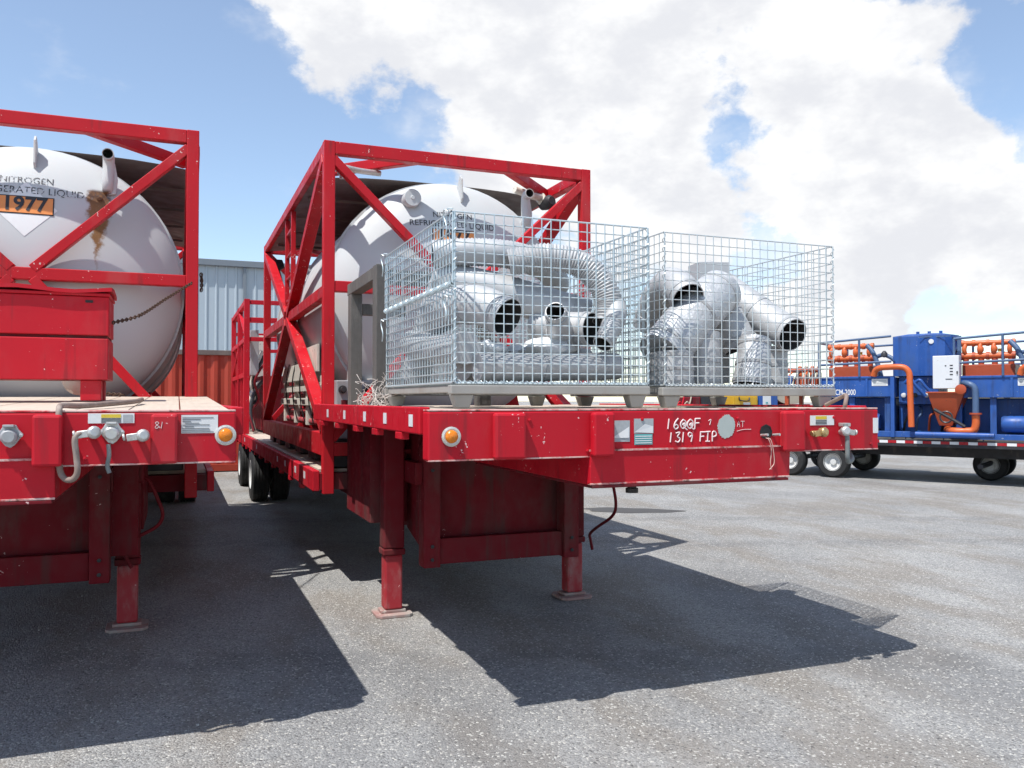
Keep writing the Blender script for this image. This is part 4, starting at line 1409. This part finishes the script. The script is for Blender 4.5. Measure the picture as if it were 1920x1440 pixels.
# cream slotted racking inside the right container's left side
rk = thing("slotted_rack", "cream slotted steel racking with red pipes inside the right container", "rack", (.45, 2.6, 1.26))
for y, z0, z1 in ((1.05, 1.27, 1.76), (2.02, 1.27, 1.90), (2.95, 1.27, 1.86), (3.95, 1.27, 1.80)):
    MB().box(.15, .20, y - .06, y + .06, z0, z1).build("upright", "cream", rk, .003)
    MB().box(.70, .74, y - .05, y + .05, z0, z1).build("upright", "cream", rk, .003)
for z, h_ in ((1.475, .075), (1.62, .055)):
    MB().box(.125, .145, 1.0, 4.1, z, z + h_).build("slotted_rail", "cream", rk, .003)
for k in range(5):
    y = 1.3 + k * .62
    MB().prism([(y, 1.49), (y + .22, 1.49), (y + .28, 1.535), (y + .03, 1.535)], "x", .1225, .1245).build("slot", "black", rk)
for (ya, yb_, z0, z1) in ((1.12, 1.95, 1.80, 2.06), (2.1, 3.9, 1.74, 1.92)):
    MB().box(.12, .145, ya, yb_, z0, z1).build("side_plate", "cream", rk, .003)
for k in range(4):
    y = 1.2 + k * .75
    MB().box(.15, .69, y, y + .22, 1.675, 1.70).build("shelf", "cream", rk, .003)
MB().prism([(1.55, 1.80), (1.70, 1.80), (1.25, 1.40), (1.10, 1.40)], "x", .147, .149).build("gusset_plate", "cream", rk, .002)
for z, x in ((1.31, .20), (1.40, .24), (1.57, .30)):
    MB().tube([(x, .95, z), (x, 4.3, z)], .036, 10).build("pipe", "red_leg", rk, smooth=50)
for k in range(4):
    MB().tube(spline([(.13, 1.5 + k * .6, 1.95), (.10, 1.55 + k * .6, 1.75), (.12, 1.62 + k * .6, 1.5), (.16, 1.6 + k * .6, 1.3)], 5), .007, 6).build("cable", "black", rk, smooth=50)

# ------------------------------------------------------------------ pump skid in a red cage at the trailer's rear
cg = thing("caged_pump_skid", "pump skid in a red tube cage behind the right tank container", "pump skid", (1.2, 9.5, .96))
for x in (-.03, 2.46):
    for y in (7.75, 9.3, 11.25):
        MB().box(x - .045, x + .045, y - .045, y + .045, .965, 3.22).build("cage_post", "red", cg, .004)
    for z in (3.18, 2.55, 1.95):
        for a, b in ((7.80, 9.25), (9.35, 11.2)):
            MB().box(x - .035, x + .035, a, b, z - .04, z + .04).build("cage_rail", "red", cg, .004)
    MB().beam((x, 9.25, 3.1), (x, 7.8, 2.6), .05, .06, (1, 0, 0)).build("cage_brace", "red", cg, .004)
    MB().beam((x, 9.35, 2.5), (x, 11.2, 2.0), .05, .06, (1, 0, 0)).build("cage_brace", "red", cg, .004)
for y in (7.75, 11.25):
    for z in (3.17, 2.88, 2.55):
        MB().box(.02, 2.41, y - .03, y + .03, z - .035, z + .035).build("cage_beam", "red", cg, .004)
for y in (8.25, 8.8, 10.2):
    MB().box(-.05, .01, y - .03, y + .03, .965, 2.51).build("cage_post", "red", cg, .004)
for k in range(10):
    y = 7.9 + k * .3
    MB().tube(spline([(.1 + .03 * (k % 3), y, 1.0), (.05, y + .12, 1.3 + .1 * (k % 4)), (.2, y + .2, 1.55), (.12, y + .05, 1.85), (.3, y + .1, 2.2 + .1 * (k % 3))], 5), .02 + .008 * (k % 3), 8).build("pipe", ("red_dusty_shade", "dark_steel", "cream", "grey_steel")[k % 4], cg, smooth=50)
for k in range(5):
    MB().lathe((.03, 8.1 + k * .42, 1.25 + .12 * (k % 3)), (-1, 0, 0), [(.001, 0), (.06, 0), (.06, .04), (.02, .05), (.001, .09)], 12).build("valve", ("dark_steel", "brass", "red")[k % 3], cg, smooth=40)
for k in range(4):
    MB().box(.045, .0495, 8.05 + k * .1, 8.1 + k * .1, 2.2 + .1 * (k % 2), 2.26 + .1 * (k % 2)).build("gauge", "black", cg)
MB().box(.05, .18, 7.95, 8.5, 1.95, 2.72).build("control_panel", "grey_steel", cg, .006)
MB().box(.25, 1.9, 8.2, 10.8, 1.0, 1.95).build("engine_housing", "red_dusty_shade", cg, .01)
MB().box(.20, .5, 9.6, 10.6, 1.4, 2.75).build("cold_box", "cream", cg, .01)
for k in range(7):
    y = 7.95 + k * .35
    MB().tube(spline([(.08, y, 1.05), (.06, y + .1, 1.4 + .05 * (k % 3)), (.15, y + .15, 1.7), (.3, y + .1, 1.9)], 5), .03, 8).build("hose", ("dark_steel", "cream", "alu")[k % 3], cg, smooth=50)
bl = MB().lathe((-.16, 8.1, 1.02), (0, 0, 1), [(.001, 0), (.06, 0), (.06, .12), (.085, .13), (.085, .17), (.05, .18), (.05, .27), (.07, .28), (.07, .36), (.001, .38)], 14)
bl.box(-.16, -.03, 8.06, 8.14, 1.08, 1.14)
bl.build("filter", "black", cg, smooth=40)

# ------------------------------------------------------------------ far left: shipping container and metal building
sc = thing("shipping_container", "faded red-orange corrugated shipping container behind the trailers", "shipping container", (-5.5, 13.1, 0))
X0, X1, YF = -11.6, .58, 11.95
vs = []
x = X0 + .1
prof = []
while x < X1 - .1:
    prof += [(x, 0), (x + .07, 0), (x + .138, .036), (x + .208, .036)]
    x += .278
vs = [(p, YF + .04 + d, z) for z in (.17, 2.48) for p, d in prof]
n = len(prof)
MB().add(vs, [(i, i + 1, n + i + 1, n + i) for i in range(n - 1)]).build("corrugated_side", "orange_red", sc)
MB().box(X0, X1, YF, YF + .12, .02, .165).build("bottom_rail", "orange_red", sc, .006)
MB().box(X0, X1, YF + .01, YF + .10, 2.485, 2.59).build("top_rail", "roof_under", sc, .006)
for x in (X0, X1 - .14):
    MB().box(x, x + .14, YF + .005, YF + .16, .0, 2.591).build("corner_post", "orange_red", sc, .006)
MB().box(X0 + .02, X1 - .02, YF + .14, YF + 2.4, .1, 2.57).build("body", "orange_red", sc)

wh = thing("metal_warehouse", "pale blue ribbed metal warehouse behind the trailers", "warehouse", (-6, 26, 0))
X0, X1, YF, ZE = -22., 5.6, 22., 6.02
prof = []
x = X0
while x < X1:
    prof += [(x, 0), (x + .05, 0), (x + .075, -.03), (x + .115, -.03), (x + .14, 0)]
    x += .305
prof.append((X1, 0))
n = len(prof)
MB().add([(p, YF + d, z) for z in (0, ZE) for p, d in prof], [(i, i + 1, n + i + 1, n + i) for i in range(n - 1)]).build("ribbed_wall", "siding", wh)
MB().add([(X1, YF, 0), (X1, YF + 14, 0), (X1, YF + 14, ZE + .0), (X1, YF + 7, ZE + 1.1), (X1, YF, ZE)], [(0, 1, 2, 3, 4)]).build("gable_wall", "siding", wh)
MB().box(X0 - .1, X1 + .1, YF - .16, YF - .035, ZE - .12, ZE + .08).build("gutter", "trim_grey", wh, .01)
for x in (-19.5, -13.3, -7.1, .93):
    MB().box(x - .05, x + .05, YF - .11, YF - .036, 0, ZE - .125).build("downpipe", "trim_grey", wh, .01)
MB().add([(X0 - .1, YF - .12, ZE + .085), (X1 + .1, YF - .12, ZE + .085), (X1 + .1, YF + 7, ZE + 1.2), (X0 - .1, YF + 7, ZE + 1.2), (X1 + .1, YF + 14.1, ZE + .085), (X0 - .1, YF + 14.1, ZE + .085)],
         [(0, 1, 2, 3), (3, 2, 4, 5)]).build("roof", "trim_grey", wh)

# ------------------------------------------------------------------ right: flatbed with cement mixing units
RZ = math.atan2(-.864, .503)
B0 = (10.9, 6.0)
fb = thing("flatbed_trailer", "black flatbed trailer with red and white tape carrying the blue units", "trailer", (B0[0], B0[1], 0), None, True, RZ)
MB().box(-1.35, 5.2, .0, 2.45, .70, .80).build("deck", "dark_steel", fb, .01)
for k in range(10):
    MB().box(-1.30 + k * .64, -.68 + k * .64, .02, 2.43, .802, .826).build("deck_plank", "wood_grey", fb)
MB().box(-1.35, 5.2, -.03, -.001, .665, .80).build("side_rail", "dark_steel", fb, .006)
k = 0
x = -1.0
while x < 5.1:
    MB().box(x, x + .148, -.0335, -.031, .725, .775).build("tape_stripe", "tape_red" if k % 2 else "tape_white", fb)
    x += .15 if k % 2 else .15
    k += 1
for y in (.75, 1.65):
    MB().box(-1.3, 5.1, y, y + .1, .45, .699).build("main_beam", "dark_steel", fb)


def bwheel(parent, x, y, r, w, hub):
    prof = [(r * .5, -w / 2), (r * .88, -w / 2), (r * .97, -w * .4), (r, -w * .3), (r, w * .3), (r * .97, w * .4), (r * .88, w / 2), (r * .5, w / 2)]
    t = MB().lathe((x, y, r), (0, -1, 0), prof, 32).build("wheel", "rubber", parent, smooth=35)
    MB().lathe((x, y, r), (0, -1, 0), [(r * .56, w * .49), (r * .56, w * .52), (r * .5, w * .46), (r * .38, w * .15), (r * .2, w * .12), (r * .18, w * .3), (.001, w * .3)], 28).build("rim", hub, t, smooth=40)


for x in (-.10, -.95, 2.45, 3.3):
    for y in ((.16, 2.28) if x < 1 else (1.35, 2.28)):
        bwheel(fb, x, y, .31 if x < 1 else .30, .24, "rim")
    MB().tube([(x, .2, .33), (x, 2.25, .33)], .05, 8).build("axle", "dark_steel", fb, smooth=40)


def mixer(label, s0, dz):
    c, s_ = math.cos(RZ), math.sin(RZ)
    t = thing("cement_mixing_unit", label, "mixing unit", (B0[0] + c * s0, B0[1] + s_ * s0, .83 + dz), "blue cement mixing units on the flatbed", True, RZ)
    OFF[t.name] = (0, 0, .83)
    # skid and trough
    MB().box(-.35, 2.3, .05, .20, .832, .94).build("skid_beam", "blue", t, .006)
    MB().box(-.35, 2.3, 1.9, 2.05, .832, .94).build("skid_beam", "blue", t, .006)
    MB().box(-.35, 1.02, .08, 2.0, 1.59, 1.97).build("trough", "blue", t, .012)
    MB().box(-.36, 1.03, .06, .0785, 1.945, 1.985).build("trough_rim", "blue", t, .004)
    for x in (-.3, .25, .9):
        for y in (.2, 1.8):
            MB().box(x - .05, x + .05, y - .05, y + .05, .94, 1.589).build("leg", "blue", t, .005)
    MB().box(-.3, .95, .55, 1.9, .84, 1.585).build("pump_housing", "blue", t, .03)
    MB().box(1.0, 2.25, .60, 1.9, .84, 1.449).build("tower_plinth", "blue", t, .02)
    MB().lathe((.75, .25, 1.12), (-1, 0, 0), [(.001, 0), (.13, 0), (.15, .03), (.15, .34), (.13, .38), (.001, .38)], 20).build("motor", "blue", t, smooth=40)
    MB().box(.99, 1.06, .0, .07, .83, 1.98).build("corner_column", "blue", t, .006)
    # displacement tower: flat front, rounded back
    ol = [(.97, .30), (1.42, .30), (1.55, .24), (1.72, .22), (1.88, .27), (2.0, .40), (2.05, .60), (2.02, .9), (1.9, 1.1), (1.6, 1.2), (.97, 1.2)]
    tw = MB().prism(ol, "z", 1.98, 2.74).build("tower", "blue", t, .008)
    cx_, cy_ = 1.5, .7
    MB().add([(x, y, 2.742) for x, y in ol] + [((x - cx_) * .55 + cx_, (y - cy_) * .55 + cy_, 2.79) for x, y in ol],
             [(i, (i + 1) % 11, 11 + (i + 1) % 11, 11 + i) for i in range(11)] + [tuple(range(11, 22))]).build("tower_roof", "blue", tw)
    MB().lathe((1.66, .222, 2.62), (0, -1, 0), [(.045, 0), (.045, .012), (.028, .014), (.001, .012)], 16).build("sight_glass", "cab_white", tw, smooth=40)
    MB().box(1.45, 1.98, .225, .232, 2.70, 2.72).build("seam", "blue_grey", tw)
    for x in (1.35, 1.55, 1.75):
        MB().tube([(x, .6, 2.78), (x, .6, 2.84)], .03, 8).build("roof_vent", "blue", tw, smooth=40)
    MB().box(1.06, 1.75, .35, 1.2, 1.45, 1.975).build("tower_base", "blue", t, .008)
    MB().tube(spline([(1.2, .2, 1.85), (1.3, .18, 1.92), (1.4, .2, 1.8), (1.55, .25, 1.6)], 6), .035, 10).build("blue_pipe", "blue", t, smooth=50)
    MB().tube(spline([(1.38, .2, 1.86), (1.47, .18, 1.9), (1.56, .2, 1.78), (1.7, .25, 1.6)], 6), .03, 10).build("blue_pipe", "blue", t, smooth=50)
    # control cabinet
    cb = MB().box(1.735, 2.17, -.06, .14, 1.735, 2.335).build("control_cabinet", "cab_white", t, .01)
    MB().box(1.742, 2.163, -.0705, -.0615, 1.742, 2.328).build("cabinet_door", "cab_white", cb, .004)
    for k in range(4):
        MB().box(2.02, 2.07, -.074, -.071, 1.98 + k * .055, 2.0 + k * .055).build("switch", "print", cb)
    MB().box(1.94, 1.965, -.074, -.071, 2.14, 2.16).build("switch", "print", cb)
    MB().box(1.95, 2.06, -.074, -.071, 1.90, 1.915).build("switch_label", "print", cb)
    MB().box(2.13, 2.15, -.09, -.071, 2.0, 2.05).build("door_handle", "dark_steel", cb, .003)
    # orange overflow pipe
    MB().tube(spline([(.68, .06, 1.99), (.72, .04, 2.09), (.82, .0, 2.14), (1.0, -.03, 2.15), (1.16, -.04, 2.15), (1.27, -.04, 2.12), (1.335, -.04, 2.02), (1.345, -.04, 1.8), (1.355, -.04, 1.4), (1.365, -.04, 1.03)], 8), .055, 16).build("orange_pipe", "orange", t, smooth=50)
    # hopper and bottom piping
    MB().add([(1.64, -.05, 1.66), (2.24, -.05, 1.66), (2.24, .55, 1.66), (1.64, .55, 1.66), (1.80, .12, 1.06), (2.02, .12, 1.06), (2.02, .36, 1.06), (1.80, .36, 1.06)],
             [(4, 5, 6, 7), (0, 4, 5, 1), (1, 5, 6, 2), (2, 6, 7, 3), (3, 7, 4, 0)]).build("hopper", "orange_dark", t, .004)
    MB().box(1.62, 2.26, -.07, .57, 1.655, 1.68).build("hopper_rim", "orange_dark", t, .004)
    MB().tube(spline([(1.92, .2, 1.0), (2.05, .0, .97), (2.25, -.02, .97), (2.38, -.02, .99), (2.42, -.02, 1.1), (2.42, -.02, 1.26)], 8), .065, 14).build("orange_pipe", "orange", t, smooth=50)
    MB().lathe((2.42, -.02, 1.27), (0, 0, 1), [(.001, 0), (.10, 0), (.10, .03), (.001, .03)], 16).build("flange", "orange_dark", t, smooth=40)
    MB().tube(spline([(2.42, -.02, 1.3), (2.42, -.02, 1.6), (2.40, -.02, 1.75), (2.30, .0, 1.82), (2.15, .2, 1.84)], 6), .055, 12).build("blue_pipe", "blue_grey", t, smooth=50)
    MB().tube([(1.75, -.04, 1.36), (2.05, -.04, 1.18), (2.25, -.04, 1.05)], .03, 8).build("valve_linkage", "dark_steel", t, smooth=40)
    MB().lathe((1.95, -.06, 1.22), (0, -1, 0), [(.10, -.01), (.115, 0), (.10, .01), (.085, 0)], 18, True).build("hand_wheel", "dark_steel", t, smooth=50)
    MB().lathe((2.2, -.08, 1.72), (0, -1, 0), [(.001, 0), (.09, 0), (.09, .05), (.05, .06), (.001, .06)], 16).build("orange_flange", "orange_dark", t, smooth=40)
    MB().tube([(1.45, -.12, .90), (2.72, -.12, .90)], .05, 12).build("loose_blue_pipe", "blue", t, smooth=50)
    # orange manifold over the trough
    MB().box(-.30, .55, .5, 1.2, 1.972, 2.20).build("manifold_box", "orange_dark", t, .01)
    for z, r in ((2.60, .05), (2.36, .06)):
        MB().tube([(-.34, .6, z), (.55, .6, z)], r, 12).build("manifold_pipe", "orange", t, smooth=50)
    for x in (-.25, .0, .22, .48):
        MB().tube(spline([(x, .6, 2.36), (x - .02, .55, 2.48), (x, .6, 2.60)], 5), .04, 10).build("manifold_riser", "orange", t, smooth=50)
        MB().tube([(x, .6, 2.19), (x, .6, 2.31)], .05, 10).build("manifold_neck", "orange_dark", t, smooth=50)
    MB().lathe((.30, .6, 2.43), (0, 0, 1), [(.001, 0), (.03, 0), (.03, .05), (.05, .055), (.001, .06)], 10).build("valve_cap", "yellow_paint", t, smooth=40)
    for x in (-.30, -.12, .11, .35, .52):
        for z, r in ((2.60, .062), (2.36, .074)):
            MB().lathe((x, .6, z), (1, 0, 0), [(.02, -.025), (r, -.025), (r, .025), (.02, .025)], 14).build("pipe_flange", "orange_dark" if z < 2.5 else "orange", t, smooth=40)
    for x in (.0, .22):
        MB().lathe((x, .56, 2.48), (0, 0, 1), [(.001, -.06), (.04, -.05), (.052, -.02), (.052, .02), (.04, .05), (.001, .06)], 14).build("valve_body", "orange", t, smooth=50)
    for x in (-.32, .55):
        MB().box(x - .02, x + .02, .055, .0775, 1.60, 1.94).build("trough_rib", "blue", t, .004)
    for k in range(5):
        x = 1.1 + k * .22
        MB().tube(spline([(x, .55, .95), (x + .05, .42, 1.1 + .06 * (k % 3)), (x + .12, .45, 1.3), (x + .05, .58, 1.42)], 5), .022, 8).build("hose", ("black", "blue_grey", "orange_dark")[k % 3], t, smooth=50)
    for k in range(3):
        MB().lathe((1.15 + k * .2, .345, 1.62), (0, -1, 0), [(.001, 0), (.045, 0), (.045, .03), (.038, .035), (.001, .033)], 14).build("gauge", ("cab_white", "dark_steel")[k % 2], t, smooth=40)
    MB().tube(spline([(2.0, .3, 2.3), (2.12, .2, 2.5), (2.1, .3, 2.65), (1.98, .4, 2.68)], 6), .015, 8).build("cable", "black", t, smooth=50)
    MB().box(2.10, 2.16, .18, .24, 1.98, 2.70).build("cabinet_post", "blue_grey", t, .004)
    MB().lathe((.86, .12, 2.42), (0, 0, -1), [(.001, -.05), (.02, -.05), (.06, 0), (.06, .06), (.001, .08)], 12).build("work_lamp", "dark_steel", t, smooth=40)
    # hand rails
    for (p, q) in (((-.35, .05, 2.66), (1.0, .05, 2.74)), ((-.35, .05, 2.22), (1.0, .05, 2.26)), ((-.35, 1.95, 2.66), (1.0, 1.95, 2.70)), ((-.35, 1.95, 2.24), (1.0, 1.95, 2.26)),
                   ((-.35, .05, 1.98), (-.35, .05, 2.66)), ((.42, .05, 1.98), (.42, .05, 2.71)), ((-.35, .05, 2.66), (-.35, 1.95, 2.66)), ((-.35, 1.95, 1.98), (-.35, 1.95, 2.66))):
        MB().tube([p, q], .022, 8).build("hand_rail", "blue_grey", t, smooth=50)
    MB().tube(spline([(.50, .3, 2.60), (.62, .25, 2.45), (.72, .22, 2.2), (.78, .2, 1.98)], 6), .045, 10).build("blue_hose", "blue_grey", t, smooth=50)
    MB().tube(spline([(.55, .7, 2.38), (.7, .68, 2.42), (.85, .66, 2.36), (.98, .64, 2.24)], 6), .04, 10).build("blue_hose", "blue_grey", t, smooth=50)
    # data plates
    MB().box(.64, .93, .0745, .0785, 1.80, 1.935).build("data_plate", "paper", t)
    for k in range(4):
        MB().box(.67, .90, .0725, .0742, 1.815 + k * .028, 1.825 + k * .028).build("plate_line", "paper_grey", t)
    return t


mx = mixer("blue cement mixing unit lettered ICM-2000 beside the white cabinet", 0, 0)
text_mb("ICM-2000", .155, lambda x, y: (.135 + x * .66, .0765, 1.675 + y), None, "CENTER", 0, .002).build("lettering", "paper", mx)
MB().box(-.34, -.18, .14, .1485, 1.46, 1.52).build("small_plate", "paper", mx)
mixer("blue cement mixing unit cut off by the right edge of the photo", 2.42, -.02)

# orange pump seen through the right basket, on the same flatbed
pu = thing("orange_pump", "rusty orange pump seen through the mesh of the right basket", "pump", (B0[0], B0[1], .83), None, True, RZ)
OFF[pu.name] = (0, 0, .83)
for x in (-1.1, -.5):
    for y in (.35, 1.2):
        MB().box(x - .04, x + .04, y - .04, y + .04, .832, 1.62).build("leg", "orange_dark", pu, .005)
MB().box(-1.2, -.42, .3, 1.3, 1.622, 1.72).build("pump_base", "orange_dark", pu, .01)
MB().box(-1.0, -.50, .4, 1.2, 1.722, 1.98).build("pump_block", "orange_dark", pu, .03)
MB().lathe((-.50, .8, 1.86), (1, 0, 0), [(.001, 0), (.12, 0), (.12, .05), (.06, .06), (.06, .12), (.001, .12)], 16).build("drive_flange", "orange", pu, smooth=40)
for k in range(4):
    MB().lathe((-.92 + k * .13, .6, 1.98), (0, 0, 1), [(.001, 0), (.055, 0), (.055, .10), (.04, .14), (.04, .24), (.001, .26)], 14).build("cylinder", ("orange", "canvas")[k % 2], pu, smooth=40)
MB().tube([(-1.15, .45, 2.14), (-.45, .45, 2.14)], .05, 10).build("manifold_pipe", "orange_dark", pu, smooth=50)
MB().prism([(-1.08, 1.72), (-.98, 1.80), (-.93, 2.02), (-1.10, 2.04), (-1.12, 1.80)], "y", .22, .29).build("blue_cover", "blue", pu, .01)
for k in range(4):
    MB().tube(spline([(-1.05 + k * .16, .28, 1.72), (-1.07 + k * .16, .22, 1.85), (-1.04 + k * .16, .26, 2.0), (-1.02 + k * .16, .45, 2.12)], 5), .018, 8).build("pump_pipe", ("orange", "dark_steel")[k % 2], pu, smooth=50)

# machines in the distance that show under the right basket
yc = thing("yellow_cabinet", "yellow machine cabinet with handle, showing under the right basket", "cabinet", (14.85, 14.3, 0))
MB().box(14.4, 15.3, 14.0, 14.7, .02, 1.665).build("body", "yellow_paint", yc, .02)
MB().box(14.45, 15.25, 13.985, 13.999, .2, 1.62).build("door", "yellow_paint", yc, .01)
MB().tube(spline([(14.6, 13.985, 1.62), (14.62, 13.96, 1.52), (14.9, 13.95, 1.50), (14.98, 13.985, 1.60)], 4), .02, 8).build("handle", "dark_steel", yc, smooth=50)
MB().box(14.75, 15.0, 13.975, 13.984, 1.36, 1.46).build("sticker", "paper", yc)
bb_ = thing("blue_frame_skid", "blue skid with a white notice panel behind the yellow cabinet", "skid", (15.8, 14.3, 0))
MB().box(15.35, 16.05, 14.0, 14.9, .02, 1.72).build("body", "blue", bb_, .02)
MB().box(15.48, 15.78, 13.985, 13.999, 1.30, 1.70).build("notice_panel", "paper", bb_, .004)
MB().box(15.58, 15.66, 13.975, 13.984, 1.42, 1.47).build("sticker", "teal", bb_)
rs = thing("red_skid_tank", "red skid with a beige canvas sling under the right basket's end", "skid", (16.7, 14.5, 0))
MB().box(16.1, 17.4, 14.1, 15.0, .02, 1.40).build("body", "red_dusty_shade", rs, .02)
vs, fs = [], []
for i in range(13):
    a = math.pi * i / 12
    for y in (14.15, 14.95):
        vs.append((16.68 - .56 * math.cos(a) * (1 - .12 * math.sin(a)), y, 1.70 - .30 * math.sin(a) ** .6))
for i in range(12):
    fs.append((2 * i, 2 * i + 1, 2 * i + 3, 2 * i + 2))
fs.append(tuple(range(0, 26, 2)))
fs.append(tuple(range(25, 0, -2)))
MB().add(vs, fs).build("canvas_sling", "canvas", rs)
dk = thing("dark_red_engine", "dark red engine skid with hoses left of the yellow cabinet", "engine", (13.0, 14.4, 0))
MB().box(11.8, 14.25, 14.1, 15.2, .02, 1.30).build("skid", "red_dusty_shade", dk, .02)
MB().box(13.3, 13.72, 14.05, 15.0, 1.302, 1.72).build("radiator", "dark_steel", dk, .02)
MB().box(12.95, 13.28, 14.05, 15.0, 1.302, 1.62).build("housing", "red_dusty_shade", dk, .02)
MB().box(12.0, 12.5, 14.05, 14.6, 1.302, 1.50).build("gear_case", "cream", dk, .02)
for k in range(4):
    MB().tube(spline([(11.9 + k * .25, 14.02, 1.34), (12.0 + k * .25, 13.98, 1.48), (12.1 + k * .25, 14.0, 1.42), (12.2 + k * .25, 14.04, 1.66)], 5), .02, 6).build("hose", ("red", "canvas")[k % 2], dk, smooth=50)
